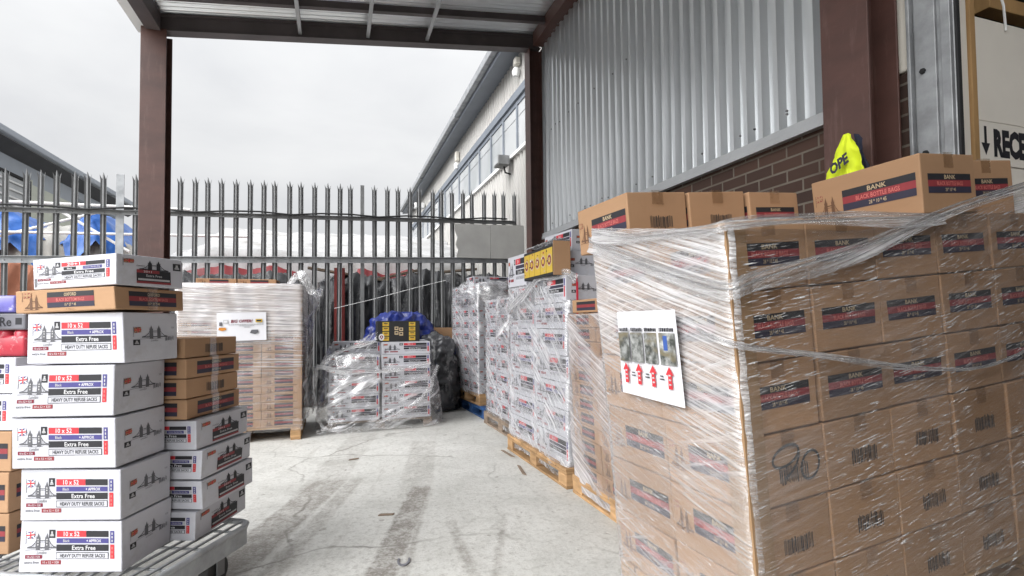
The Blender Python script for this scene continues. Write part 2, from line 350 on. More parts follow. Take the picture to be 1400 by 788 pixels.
class Print:
    """draws on one face of a box: x,y are fractions of the face from its top left corner"""
    def __init__(s, mb, o, u, v, n, w, h, mats, lite=False):
        s.mb, s.o, s.u, s.v, s.n, s.w, s.h, s.mats, s.lite = mb, Vector(o), Vector(u), Vector(v), Vector(n), w, h, mats, lite
    def P(s, x, y, lay): return s.o + s.u*(x*s.w) + s.v*((1-y)*s.h) + s.n*(.0009 + .0006*lay)
    def mi(s, m):
        if M[m] not in s.mats: s.mats.append(M[m])
        return s.mats.index(M[m])
    sub = False
    def rect(s, x0, y0, x1, y1, m, lay=0):
        if s.sub and (x1-x0 > .12):
            n = max(2, int((x1-x0)/.07)); q = 3 if y1-y0 > .1 else 1; mi = s.mi(m)
            s.mb.add([s.P(x0+(x1-x0)*i/n, y1-(y1-y0)*j/q, lay) for j in range(q+1) for i in range(n+1)], [(j*(n+1)+i, j*(n+1)+i+1, (j+1)*(n+1)+i+1, (j+1)*(n+1)+i) for j in range(q) for i in range(n)], mi); return
        s.mb.add([s.P(x0,y1,lay), s.P(x1,y1,lay), s.P(x1,y0,lay), s.P(x0,y0,lay)], [(0,1,2,3)], s.mi(m))
    def poly(s, pts, m, lay=0, box=(0, 0, 1, 1)):
        x0, y0, x1, y1 = box
        s.mb.add([s.P(x0 + x*(x1-x0), y1 - y*(y1-y0), lay) for x, y in pts], [tuple(range(len(pts)))], s.mi(m))
    def text(s, t, x0, y0, x1, y1, m, lay=1, bold=.0, shear=0.0):
        if s.lite: return
        vs, fs = text_shape(t, bold, shear)
        s.mb.add([s.P(x0 + x*(x1-x0), y1 - y*(y1-y0), lay) for x, y in vs], fs, s.mi(m))
    def strip(s, pts, wd, m, box, lay=0):
        for (xa, ya), (xb, yb) in zip(pts, pts[1:]):
            s.poly([(xa, ya-wd), (xb, yb-wd), (xb, yb+wd), (xa, ya+wd)], m, lay, box)
    def bridge(s, x0, y0, x1, y1, m, hi=None):
        b = (x0, y0, x1, y1)
        for c in (.36, .66):
            s.poly([(c-.075, .02), (c+.075, .02), (c+.06, .16), (c-.06, .16)], m, 0, b)
            s.poly([(c-.075, .14), (c+.075, .14), (c+.065, .74), (c-.065, .74)], m, 0, b)
            s.poly([(c-.05, .74), (c+.05, .74), (c, 1.02)], m, 0, b)
            for d in (-.065, .065): s.poly([(c+d-.008, .7), (c+d+.008, .7), (c+d, .86)], m, 0, b)
            if hi:
                for yy in (.3, .46, .6): s.poly([(c-.022, yy), (c+.022, yy), (c+.02, yy+.08), (c-.02, yy+.08)], hi, 1, b)
        s.poly([(0, .12), (1, .12), (1, .20), (0, .20)], m, 0, b)
        s.poly([(.40, .56), (.62, .56), (.62, .61), (.40, .61)], m, 0, b); s.poly([(.40, .48), (.62, .48), (.62, .505), (.40, .505)], m, 0, b)
        s.strip([(.70, .68), (.78, .42), (.88, .24), (1.02, .17)], .032, m, b); s.strip([(.32, .68), (.25, .42), (.14, .24), (0, .17)], .032, m, b)
        for xx, yy in ((.76, .46), (.82, .33), (.88, .24), (.26, .46), (.2, .33), (.14, .24)): s.poly([(xx-.005, .18), (xx+.005, .18), (xx+.005, yy), (xx-.005, yy)], m, 0, b)
        s.strip([(-.06, .02), (.2, .05), (.5, .01), (.8, .05)], .012, m, b)
    def flag(s, x0, y0, x1, y1, c1='ink_purple', c2='ink_red', pole='ink_grey'):
        b = (x0, y0, x1, y1)
        s.poly([(.0, .25), (1, .33), (1, 1), (.0, .92)], c1, 0, b)
        w = 'ink_white' if c1 == 'ink_purple' else 'kraft'
        s.poly([(0, .27), (.08, .27), (1, .9), (1, 1), (.92, .98), (0, .38)], w, 1, b); s.poly([(0, .92), (0, .82), (.92, .34), (1, .34), (1, .42), (.1, .92)], w, 1, b)
        s.poly([(.40, .28), (.62, .30), (.62, .98), (.40, .95)], w, 2, b); s.poly([(0, .48), (1, .55), (1, .80), (0, .73)], w, 2, b)
        s.poly([(.45, .29), (.57, .30), (.57, .97), (.45, .96)], c2, 3, b); s.poly([(0, .54), (1, .61), (1, .74), (0, .67)], c2, 3, b)
        s.poly([(-.09, -.25), (-.04, -.25), (-.04, 1.05), (-.09, 1.05)], pole, 0, b)
    def barcode(s, x0, y0, x1, y1, m='ink_black', n=15, seed=3):
        r = random.Random(seed); x = x0; st = (x1-x0) / (n*1.6)
        while x < x1 - st*.4:
            w = st * r.choice((.4, .6, 1.1)); d = r.uniform(-.02, .03)
            s.rect(x, y0 + d, min(x+w, x1), y1 + d, m); x += w + st*r.choice((.35, .5, .8))
    def badge(s, x0, y0, x1, y1):
        s.rect(x0, y0, x1, y1, 'ink_black'); w, h = x1-x0, y1-y0
        s.rect(x0+w*.36, y0+h*.2, x0+w*.64, y0+h*.42, 'ink_fade', 1); s.rect(x0+w*.2, y0+h*.66, x0+w*.8, y0+h*.78, 'ink_fade', 1)
        s.poly([(.2, .38), (.8, .38), (.62, .56), (.38, .56)], 'ink_fade', 1, (x0, y0, x1, y1))

def white_label(p, top, mid, sub):
    p.rect(.36, .19, .65, .31, 'ink_red'); p.rect(.652, .19, .872, .31, 'ink_black')
    p.text(top, .43, .205, .585, .295, 'ink_white', 1, .012)
    if sub:
        p.rect(.36, .335, .872, .43, 'ink_purple'); p.text('Black', .425, .355, .49, .41, 'ink_fade', 1, .01); p.text('+ APPROX', .655, .352, .80, .412, 'ink_white', 1, .015)
    else:
        p.rect(.36, .34, .37, .425, 'ink_fade'); p.rect(.385, .335, .535, .43, 'ink_black'); p.text('Black', .43, .355, .49, .41, 'ink_white', 1, .01)
        for x in (.545, .585): p.rect(x, .34, x+.03, .43, 'ink_fade')
        p.rect(.62, .335, .84, .43, 'ink_purple'); p.text('Green Garden Bag', .64, .355, .82, .41, 'ink_fade', 1, .01); p.rect(.848, .34, .872, .425, 'ink_fade')
    p.rect(.36, .455, .872, .58, 'ink_black'); p.text(mid, .515, .475, .745, .56, 'ink_white', 1, .01)
    p.rect(.36, .605, .872, .735, 'ink_black'); p.rect(.366, .617, .866, .723, 'white', 1)
    p.text('HEAVY DUTY REFUSE SACKS', .40, .632, .84, .705, 'ink_black', 2, .022)
    p.rect(.888, .19, .928, .43, 'ink_purple'); p.rect(.888, .455, .928, .73, 'ink_red')
    for y in (.22, .29, .36): p.rect(.902, y, .914, y+.045, 'ink_fade', 1)
    for y in (.5, .58, .66): p.rect(.902, y, .914, y+.045, 'ink_salmon', 1)

def white_front(p, top='10 x 52', sub=True):
    white_label(p, top, 'Extra Free', sub)
    p.badge(.285, .17, .345, .33); p.flag(.065, .20, .145, .40)
    p.bridge(.075, .24, .365, .57, 'ink_grey', 'ink_fade'); p.text('London', .17, .58, .265, .64, 'ink_grey', 0, .0, .4)
    p.rect(.06, .655, .225, .725, 'ink_maroon'); p.text('10 x 52 = 520', .08, .672, .205, .71, 'ink_white', 1)
    p.text('extra free', .055, .77, .195, .82, 'ink_grey', 0, .01); p.rect(.215, .755, .41, .835, 'ink_brickred')
    if top == '20+1': p.barcode(.02, .62, .05, .9, 'ink_grey', 5)
    p.text('10 x 52 = 520', .235, .775, .39, .815, 'ink_white', 1)

def white_side(p):
    p.flag(.17, .30, .29, .46, 'ink_maroon', 'ink_red'); p.bridge(.30, .27, .78, .55, 'ink_grey'); p.badge(.15, .55, .27, .66)
    p.text('London', .46, .555, .6, .6, 'ink_grey', 0, 0, .4); p.barcode(.74, .50, .92, .585, 'ink_grey', 9); p.text('520', .86, .3, .92, .335, 'ink_grey')

def white20_side(p):
    p.flag(.10, .14, .24, .33, 'ink_maroon', 'ink_red'); p.bridge(.32, .14, .76, .50, 'ink_black'); p.badge(.84, .16, .97, .40)
    p.text('London', .28, .3, .4, .36, 'ink_black', 0, 0, .4)
    p.rect(.28, .46, .80, .90, 'ink_black'); p.rect(.28, .46, .62, .56, 'ink_brickred', 1); p.rect(.28, .83, .80, .90, 'ink_brickred', 1)
    p.text('20+1', .38, .475, .5, .545, 'ink_white', 2); p.text('Extra Free', .42, .60, .66, .68, 'ink_fade', 1, .01); p.rect(.3, .74, .78, .80, 'ink_fade', 1)

def white_lite(p):
    p.flag(.04, .16, .12, .34, 'ink_maroon', 'ink_red'); p.bridge(.06, .22, .37, .68, 'ink_grey'); p.badge(.36, .12, .43, .3)
    p.rect(.45, .12, .70, .30, 'ink_red'); p.rect(.70, .12, .93, .30, 'ink_black'); p.rect(.45, .33, .93, .44, 'ink_navy'); p.rect(.45, .47, .93, .62, 'ink_black')
    p.text('Extra Free', .56, .49, .8, .6, 'ink_white'); p.text('HEAVY DUTY REFUSE SACKS', .47, .68, .92, .78, 'ink_grey', 0)
    p.text('20+1', .53, .155, .63, .265, 'ink_white')
    p.rect(.945, .12, .975, .38, 'ink_purple'); p.rect(.945, .40, .975, .80, 'ink_red'); p.rect(.05, .74, .14, .82, 'ink_maroon'); p.rect(.17, .74, .33, .83, 'ink_brickred')
    p.barcode(.06, .5, .09, .9, 'ink_grey', 4)

def band(p, x0, y0, x1, y1, a, b, c):
    d = (y1 - y0) / 3
    p.rect(x0, y0, x1, y0+d, 'ink_black'); p.rect(x0, y0+d, x1, y0+2*d, 'ink_brickred'); p.rect(x0, y0+2*d, x1, y1, 'ink_navy')
    xm = (x0+x1)/2; w = x1-x0
    p.text(a, xm-w*.13, y0+d*.2, xm+w*.13, y0+d*.85, 'ink_gold', 1, .015); p.text(b, xm-w*.30, y0+d*1.22, xm+w*.30, y0+d*1.85, 'ink_salmon', 1, .012); p.text(c, xm-w*.12, y0+d*2.2, xm+w*.12, y0+d*2.75, 'ink_gold', 1, .01)

def kraft_long(p, brand='BANK', goods='BLACK BOTTLE BAGS', flat=False):
    if flat:
        band(p, .33, .14, .80, .80, brand, goods, '15 * 27 * 48'); p.bridge(.10, .22, .28, .88, 'ink_brown'); p.flag(.08, .12, .17, .42, 'ink_brickred', 'kraft', 'ink_brown')
        p.text('1 0pcs', .52, .86, .6, .92, 'ink_brown')
    else:
        band(p, .31, .30, .96, .68, brand, goods, '28 * 10 * 45'); p.bridge(.05, .36, .29, .76, 'ink_brown'); p.flag(.04, .30, .11, .46, 'ink_brickred', 'kraft', 'ink_brown')
def kraft_end(p, brand='BANK', goods='BLACK BOTTLE BAGS', flat=False):
    if flat: band(p, .18, .18, .88, .82, brand, goods, '15 * 27 * 48')
    else: band(p, .11, .34, .90, .66, brand, goods, '28 * 10 * 45')
def kraft_code(p, seed=3, flat=False):
    if flat: p.barcode(.36, .34, .70, .78, 'ink_black', 13, seed)
    else: p.barcode(.36, .48, .74, .70, 'ink_black', 16, seed)

def faces(w, d, h):
    return {'front': ((-w/2, -d/2, 0), (1,0,0), (0,0,1), (0,-1,0), w), 'right': ((w/2, -d/2, 0), (0,1,0), (0,0,1), (1,0,0), d),
            'left': ((-w/2, d/2, 0), (0,-1,0), (0,0,1), (-1,0,0), d), 'back': ((w/2, d/2, 0), (-1,0,0), (0,0,1), (0,1,0), w)}
def warp_fn(w, d, h, seed, am=.004, bl=.003):
    """knocked corners and slightly bellied sides of a loaded carton"""
    r = random.Random(seed); C8 = [Vector((r.uniform(-am, am*.4), r.uniform(-am, am*.4), r.uniform(-am, .0))) for _ in range(8)]
    B = [r.uniform(-.5, 1)*bl for _ in range(4)]
    def f(v):
        x, y, z = v; a = min(1, max(0, x/w+.5)); b_ = min(1, max(0, y/d+.5)); c = min(1, max(0, z/h))
        o = Vector((0, 0, 0))
        for i in range(8):
            k = (a if i & 1 else 1-a)*(b_ if i & 2 else 1-b_)*(c if i & 4 else 1-c)
            s_ = Vector((1 if i & 1 else -1, 1 if i & 2 else -1, 1 if i & 4 else 0)); o += Vector((C8[i].x*s_.x, C8[i].y*s_.y, C8[i].z*s_.z))*k
        sa, sb, sc = math.sin(math.pi*a), math.sin(math.pi*b_), math.sin(math.pi*c)
        o.x += (B[0]*(a) - B[1]*(1-a))*sb*sc; o.y += (B[2]*b_ - B[3]*(1-b_))*sa*sc
        return (x+o.x, y+o.y, z+o.z)
    return f
def carton_mesh(name, w, d, h, body, prints, lite=False, warp=None, am=.004):
    """closed carton, centred on its base; prints = {face: function}"""
    mb = MB(); mats = [M[body]]
    g = .0015
    if warp is None: mb.rbox(-w/2+g, w/2-g, -d/2+g, d/2-g, g, h-g, .004)
    else:
        bm = bmesh.new(); bmesh.ops.create_cube(bm, size=1)
        for v in bm.verts: v.co = Vector((v.co.x*(w-2*g), v.co.y*(d-2*g), h/2 + v.co.z*(h-2*g)))
        bmesh.ops.subdivide_edges(bm, edges=bm.edges[:], cuts=9, use_grid_fill=True)
        bmesh.ops.bevel(bm, geom=[e for e in bm.edges if e.calc_face_angle(0) > 1], offset=.004, segments=2, affect='EDGES', profile=.5)
        bm.verts.index_update()
        mb.add([v.co[:] for v in bm.verts], [[v.index for v in f.verts] for f in bm.faces], 0); bm.free()
    F = faces(w - 2*g, d - 2*g, h)
    for k, fn in prints.items():
        o, u, v, n, fw_ = F[k]; pr = Print(mb, o, u, v, n, fw_, h, mats, lite); pr.sub = warp is not None; fn(pr)
    if warp is not None:
        f = warp_fn(w, d, h, warp, am); mb.v = [f(v) for v in mb.v]
    return mb.mesh(name, mats)
_tapes = {}
def tape_mesh(w, d, h, axis, wd=.05, drop=.05):
    key = (w, d, h, axis, wd, drop)
    if key not in _tapes:
        mb = MB(); e = .0022
        L = (w if axis == 'x' else d)/2 + e; q = wd/2; z = h + e
        mb.box(-L, L, -q, q, h-.001, z); mb.box(-L, -L+.001, -q, q, h-drop, z); mb.box(L-.001, L, -q, q, h-drop, z)
        if axis == 'y':
            R = Matrix.Rotation(RAD(90), 4, 'Z'); mb.v = [tuple(R @ Vector(v)) for v in mb.v]
        _tapes[key] = mb.mesh('tape_strip', [M['tape']])
    return _tapes[key]
def carton(name, mesh, mtx, label, group, cat='cardboard box', tape=None):
    o = link(name, mesh); o.matrix_world = mtx; tag(o, label, cat, group)
    if tape: link('tape_strip', tape, o)
    return o
ORD = ['top', 'second', 'third', 'fourth', 'fifth', 'sixth', 'seventh', 'eighth', 'ninth', 'tenth', 'eleventh', 'twelfth', 'thirteenth', 'fourteenth', 'fifteenth', 'sixteenth', 'seventeenth', 'eighteenth']

# ------------------------------------------------------------------ pallets
def pallet(mtx, L, D, mat, label, hgt=.144, group='wooden pallets'):
    """origin at front left bottom corner; base boards run along y"""
    root = empty('pallet', label, 'pallet', mtx, group)
    bt, tt = .02, .022
    blk = hgt - bt - 2*tt
    for x in (0, L/2-.05, L-.1):
        b = MB(); b.rbox(x, x+.1, 0, D, 0, bt, .003); b.build('base_board', mat, root)
        for y in (0, D/2-.07, D-.14):
            b = MB(); j = rnd.uniform(-.004, .004); b.rbox(x+j, x+.1+j, y+.002, y+.138, bt, bt+blk, .004); b.build('block', mat, root)
        b = MB(); b.rbox(x, x+.1, .003, D-.003, bt+blk, bt+blk+tt, .003); b.build('stringer_board', mat, root)
    n = 7; w = D / n
    for i in range(n):
        b = MB(); b.rbox(.002, L-.002, i*w+.012, (i+1)*w-.012 + .01, hgt-tt, hgt, .003); b.build('deck_board', mat, root)
    return root

# ------------------------------------------------------------------ stretch film
def wrap_ring(name, mtx, x0, x1, y0, y1, z0, z1, mat, label, off=.012, amp=.008, seed=0.0, zt=None, lap=.05, flare=0.0, nv=46, slots=None, wob=0.0):
    """film wound round a load: a closed ring with rounded corners, wrinkled, its top edge lapping inwards"""
    r = .03; mb = MB()
    cs = [(x0-off, y0-off), (x1+off, y0-off), (x1+off, y1+off), (x0-off, y1+off)]
    path = []; nrm = []
    for k in range(4):
        a = Vector(cs[k]); b = Vector(cs[(k+1) % 4]); t = (b-a).normalized(); n = Vector((t.y, -t.x))
        m = max(8, int((b-a).length / .022))
        for i in range(m):
            s_ = r + (b-a).length * 0 + ((b-a).length - 2*r) * i / (m-1)
            path.append(a + t*s_); nrm.append(n)
        for th in (30, 60):
            c = b - t*r - n*r; path.append(c + (n*math.cos(RAD(th)) + t*math.sin(RAD(th)))*r); nrm.append(n*math.cos(RAD(th)) + t*math.sin(RAD(th)))
    cum = [0.0]
    for i in range(1, len(path)+1): cum.append(cum[-1] + (path[i % len(path)] - path[i-1]).length)
    n_ = len(path)
    def fn(fu, fv):
        i = int(round(fu * n_)) % n_; p = path[i]; nn = nrm[i]; u = cum[i]
        zz1 = z1 if zt is None else zt(p.x, p.y)
        lapn = .06
        if fv <= 1 - lapn:
            f = fv/(1-lapn); z = z0 + (zz1-z0)*f; ins = 0
        else: f = 1; z = zz1 + .004; ins = (fv-1+lapn)/lapn*lap
        q = noise.noise(Vector((u*3.1 + seed, z*22, seed))) * .6 + noise.noise(Vector((u*9 + seed, z*9, seed+3))) * .5
        d = amp*(q if q > -.6 else -.6) + (flare*(1-f)**2 if flare else 0) + wob*max(0, noise.noise(Vector((u*2.3+seed, z*2.6, seed+8))))
        if ins: d = min(d, .002); z += .004*q
        return (p.x + nn.x*(d-ins), p.y + nn.y*(d-ins), z)
    def uvf(fu, fv):
        i = int(round(fu*n_)); return (cum[i] + seed*3, z0 + (z1-z0)*fv)
    mb.grid(n_, nv, fn, 0, uvf, True)
    mats = [mat]
    if slots:   # shaded copy of the same film, less white, for the faces towards -y
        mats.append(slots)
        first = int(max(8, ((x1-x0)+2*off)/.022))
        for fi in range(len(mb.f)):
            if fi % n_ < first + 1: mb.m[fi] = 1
    o = mb.build(name, mats, None, True); o.matrix_world = mtx
    return tag(o, label, 'plastic wrap')

def film_band(pts, w, mat, parent, seed=0.0, n=40, thick=.10, name='film_fold'):
    """film gathered into a flat fold along a path, with a few tight strands in it"""
    P_ = [Vector(p) for p in pts]; seg = []
    for i in range(n+1):
        f = i/n*(len(P_)-1); k = min(int(f), len(P_)-2); t = f-k
        a = P_[max(k-1, 0)]; b = P_[k]; c = P_[k+1]; d = P_[min(k+2, len(P_)-1)]
        seg.append(.5*((2*b) + (c-a)*t + (2*a-5*b+4*c-d)*t*t + (3*b-a-3*c+d)*t**3))
    L = sum((b-a).length for a, b in zip(seg, seg[1:])); mb = MB()
    fr = []
    for i in range(n+1):
        t = (seg[min(i+1, n)]-seg[max(i-1, 0)]).normalized(); a = Vector((0, 0, 1)) - t*t.z
        a = a.normalized() if a.length > .05 else Vector((1, 0, 0)); fr.append((a, a.cross(t)))
    m = 14
    def fn(fu, fv):
        i = int(round(fv*n)); a, b = fr[i]; s_ = fu*2-1
        up = w*(1.5 + 1.3*noise.noise(Vector((i*6/n+seed, 1.5, 0)))); dn = w*(1.6 + 1.5*noise.noise(Vector((i*5/n+seed, 7.5, 0))))
        off = s_*(up if s_ > 0 else dn)
        rip = .004*noise.noise(Vector((s_*4+seed, i*9/n*L, 2))) + w*.28*noise.noise(Vector((s_*2.5+seed, i*3/n*L, 5)))
        return seg[i] + a*off + b*(.002 + rip + w*.25*(1-s_*s_))
    mb.grid(m, n, fn, 0, lambda u, v: (v*L + seed, u*w*3 + seed))
    for q in range(3):
        o_ = rnd.uniform(-.9, .9)
        mb.tube([seg[i] + fr[i][0]*w*(o_ + .5*noise.noise(Vector((i*5/n+seed, q*3.3, 1)))) + fr[i][1]*(.005 + w*.2) for i in range(n+1)], [w*(.10 + .08*noise.noise(Vector((i*.5, seed, q)))) + .0012 for i in range(n+1)], 5)
    return mb.build(name, mat, parent, True)

def crumple(name, fn, nu, nv, mat, label=None, cat=None, parent=None, amp=.05, fr=4.0, seed=0.0, kind=None, uvs=(1, 1)):
    """a crumpled sheet: fn(u,v) gives the smooth surface, folds are added along its normal"""
    e = 1e-3; mb = MB()
    def g(u, v):
        p = Vector(fn(u, v)); a = Vector(fn(min(u+e, 1), v)) - Vector(fn(max(u-e, 0), v)); b = Vector(fn(u, min(v+e, 1))) - Vector(fn(u, max(v-e, 0)))
        n = a.cross(b); n = n.normalized() if n.length > 1e-12 else Vector((0, 0, 1))
        fx, fy, fz_ = fr if isinstance(fr, tuple) else (fr, fr, fr)
        q = Vector((p.x*fx+seed, p.y*fy+seed*2, p.z*fz_))
        d = 1 - 2*abs(noise.noise(q)) + .5*(1-2*abs(noise.noise(q*2.2))) + .25*noise.noise(q*5)
        return p + n*amp*d
    mb.grid(nu, nv, g, 0, lambda u, v: (u*uvs[0], v*uvs[1]))
    o = mb.build(name, mat, parent, True)
    if label: tag(o, label, cat, kind=kind)
    return o

# ================================================================== WORLD, LIGHT, CAMERA
SUN_EL, SUN_AZ = 36, 240      # azimuth of the sun clockwise from +y (north): behind the camera, to its left
w = bpy.data.worlds.new('World'); S.world = w; w.use_nodes = True
nt = w.node_tree; nt.nodes.clear()
wo = nt.nodes.new('ShaderNodeOutputWorld')
sky = N(nt, 'ShaderNodeTexSky', sky_type='NISHITA', sun_disc=False, sun_elevation=RAD(SUN_EL), sun_rotation=RAD(SUN_AZ), air_density=1.0, dust_density=4.0, ozone_density=1.0)
hs = N(nt, 'ShaderNodeHueSaturation', {'Saturation': .06, 'Value': 1.0, 'Color': sky.outputs[0]})
tc = N(nt, 'ShaderNodeTexCoord')
cl = noise_(nt, N(nt, 'ShaderNodeMapping', {'Vector': tc.outputs['Generated'], 'Scale': (1.6, 1.6, 4)}).outputs[0], 1.5, 5, .55, .3)
cloud = mixc(nt, ramp(nt, cl, .3, .7), (7.9, 8.05, 8.35), (9.8, 9.9, 10.0))
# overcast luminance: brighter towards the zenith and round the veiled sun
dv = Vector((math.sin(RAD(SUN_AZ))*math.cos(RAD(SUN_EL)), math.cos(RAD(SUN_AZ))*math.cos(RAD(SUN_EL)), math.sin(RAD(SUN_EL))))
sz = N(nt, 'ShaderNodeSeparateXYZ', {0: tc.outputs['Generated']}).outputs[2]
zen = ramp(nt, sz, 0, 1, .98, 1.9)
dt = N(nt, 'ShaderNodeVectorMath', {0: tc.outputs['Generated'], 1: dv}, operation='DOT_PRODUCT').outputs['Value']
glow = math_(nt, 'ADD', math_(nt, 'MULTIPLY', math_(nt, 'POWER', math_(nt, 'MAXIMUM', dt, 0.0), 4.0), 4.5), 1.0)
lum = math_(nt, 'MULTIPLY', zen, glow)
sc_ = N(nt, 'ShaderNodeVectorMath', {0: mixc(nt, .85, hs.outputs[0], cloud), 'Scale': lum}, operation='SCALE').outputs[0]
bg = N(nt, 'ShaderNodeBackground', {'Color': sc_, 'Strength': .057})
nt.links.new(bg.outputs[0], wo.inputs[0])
sl = bpy.data.lights.new('sun', 'SUN'); sl.energy = 1.5; sl.angle = RAD(50); sl.color = (1, .975, .95)
so = bpy.data.objects.new('sun', sl); COL.objects.link(so)
so.rotation_euler = dv.to_track_quat('Z', 'Y').to_euler()

cd = bpy.data.cameras.new('camera'); cam = bpy.data.objects.new('camera', cd); COL.objects.link(cam); S.camera = cam
cd.sensor_width = 36; cd.lens = 720/1400*36; cd.shift_y = 22/1400; cd.clip_end = 500; cd.clip_start = .02
cam.matrix_world = Matrix.Translation((0, 0, 1.2)) @ Matrix.Rotation(RAD(-18.5), 4, 'Z') @ Matrix.Rotation(RAD(90+1.94), 4, 'X') @ Matrix.Rotation(RAD(-.6), 4, 'Z')
S.view_settings.view_transform = 'Standard'; S.view_settings.look = 'None'; S.view_settings.gamma = 1; S.view_settings.exposure = .52; S.view_settings.use_curve_mapping = False
S.render.engine = 'CYCLES'
cy = S.cycles; cy.max_bounces = 8; cy.transparent_max_bounces = 24; cy.diffuse_bounces = 4; cy.glossy_bounces = 3; cy.use_denoising = True; cy.caustics_reflective = False; cy.caustics_refractive = False
try: cy.denoiser = 'OPENIMAGEDENOISE'
except Exception: pass

# ================================================================== GROUND
mb = MB(); mb.grid(1, 1, lambda u, v: (-150 + 300*u, -150 + 300*v, -.006)); tag(mb.build('ground', M['dirt']), kind='structure')
mb = MB(); mb.grid(1, 1, lambda u, v: (-7 + 13*u, -6 + 14.3*v, 0)); tag(mb.build('yard_floor', M['floor']), kind='structure')
mb = MB(); mb.add([(1.06, 1.12, .001), (3.4, 1.0, .001), (3.4, 2.3, .001), (1.08, 2.08, .001), (3.4, 1.0, .188), (3.4, 2.3, .188)], [(0,3,2,1), (0,1,4), (3,5,2), (0,4,5,3), (1,2,5,4)])
tag(mb.build('loading_ramp', M['floor']), kind='structure')

# ================================================================== WAREHOUSE (right)
XW = 2.6
wh = empty('warehouse', 'grey ribbed metal clad warehouse wall over dark brown brick, beside the canopy', 'building', T(XW, 0, 0))
def ribbed(y0, y1, z0, z1, pitch, dep, name, mat, parent, x=0.0, axis='y', slope=None, crest=.32, lean=.13):
    """trapezoidal sheet standing in the y-z plane, ribs vertical, crests towards -x"""
    mb = MB(); y = y0; prof = []
    while y < y1:
        for f, d in ((0, 0), (1-crest-2*lean, 0), (1-crest-lean, dep), (1-lean, dep)):
            prof.append((min(y + f*pitch, y1), d + rnd.uniform(-.0015, .0015)))
        y += pitch
    nz = 6
    o = len(mb.v)
    for j in range(nz+1):
        for yy, d in prof:
            z = z0 + (z1-z0)*j/nz; k = .004*noise.noise(Vector((yy*1.7, z*1.2, 4.0)))
            mb.v.append((x - d + k, yy, z))
    n = len(prof)
    for j in range(nz):
        for i in range(n-1):
            mb.f.append((o+j*n+i, o+(j+1)*n+i, o+(j+1)*n+i+1, o+j*n+i+1)); mb.m.append(0)
    return mb.build(name, mat, parent)
ribbed(2.02, 6.30, 2.335, 5.6, .128, .047, 'cladding', M['clad'], wh, crest=.28, lean=.13)
mb = MB(); mb.rbox(.02, .3, 2.0, 6.35, 2.3, 5.7, .004); mb.build('wall_core', M['soffit'], wh)
mb = MB(); mb.rbox(-.062, .03, 2.02, 6.32, 2.275, 2.34, .004); mb.rbox(-.070, -.060, 2.02, 6.32, 2.262, 2.30, .002); mb.build('drip_flashing', M['trim_grey'], wh)
mb = MB()
for i in range(34):
    y = 2.06 + rnd.randrange(33)*.128 + .1; z = rnd.choice((2.42, 2.44, 3.6, 3.62, 4.8))
    mb = MB(); mb.tube([(-.045, y, z), (-.056, y, z)], .007, 6); mb.build('cladding_screw', M['galv_dull'], wh)
mb = MB(); mb.rbox(.0, .3, 2.0, 6.35, 0, 2.275, .003); mb.build('brick_wall', M['brick'], wh)
mb = MB(); mb.rbox(-.004, .3, 1.722, 1.995, 0, 2.375, .003); mb.build('brick_pier', M['brick'], wh)
mb = MB(); mb.rbox(-.02, .25, 1.725, 1.99, 2.378, 5.6, .01); mb.build('cream_cladding', M['creampaint'], wh)
# roller shutter guide: a folded steel channel with bolts
g = MB(); g.rbox(-.03, .0, 1.53, 1.718, 0, 4.6, .006); g.rbox(-.052, -.03, 1.535, 1.575, 0, 4.6, .003); g.rbox(-.044, -.03, 1.600, 1.690, 0, 4.6, .003); g.rbox(-.06, -.03, 1.700, 1.716, 0, 4.6, .003)
sg = g.build('shutter_guide', M['galv'], wh)
for z in (1.95, 2.33, 2.70, 3.2):
    b = MB(); b.tube([(-.044, 1.655, z), (-.054, 1.655, z)], .013, 6); b.build('bolt', M['black'], sg)
b = MB(); b.rbox(-.035, -.01, 1.518, 1.528, 0, 4.6, .003); b.build('guide_brush_strip', M['black'], sg)
# inside of the doorway
mb = MB(); mb.rbox(.0, 3.6, -.7, 1.50, 4.2, 5.6, .004); mb.build('door_lintel', M['clad'], wh)
mb = MB(); mb.rbox(-2.75, 4.6, -1.0, -.72, 0, 3.6, .004); mb.build('added_shade_wall', M['brick'], wh)  # unseen wall added behind the camera to shade the tall pallet
mb = MB(); mb.rbox(3.4, 3.6, -.7, 6.3, 0, 4.2, .004); mb.build('inner_wall', M['soffit'], wh)
mb = MB(); mb.rbox(.3, 3.4, -.7, 6.3, 4.0, 4.15, .004); mb.build('inner_ceiling', M['ceil'], wh)
mb = MB(); mb.rbox(.432, .472, 1.735, 1.80, 0, 3.3, .004); mb.build('door_post', M['pine'], wh)
mb = MB(); mb.rbox(.33, .430, 1.75, 1.80, 0, 3.3, .003); mb.build('door_lining', M['panelwhite'], wh)
mb = MB(); mb.rbox(.474, 1.9, 1.752, 1.80, 2.203, 2.74, .003); mb.rbox(.474, 1.9, 1.752, 1.80, 0, 2.198, .003); mb.build('partition_panel', M['panelwhite'], wh)
mb = MB(); mb.rbox(.80, 1.9, 1.85, 1.93, 2.90, 2.98, .003); mb.build('inner_beam', M['pine'], wh)
mb = MB()
for i in range(7): mb.rbox(.4, 2.2, 1.98 + .09*i, 2.05 + .09*i, 2.76 + .05*i, 2.80 + .05*i, .003)
mb.build('inner_shelf_slats', M['woodgrey'], wh)
mb = MB(); mb.tube([(.62, 1.745, 3.1), (.66, 1.74, 2.95), (.70, 1.735, 2.82), (.73, 1.745, 2.70)], .006, 6); mb.build('cable', M['whitepaint'], wh)

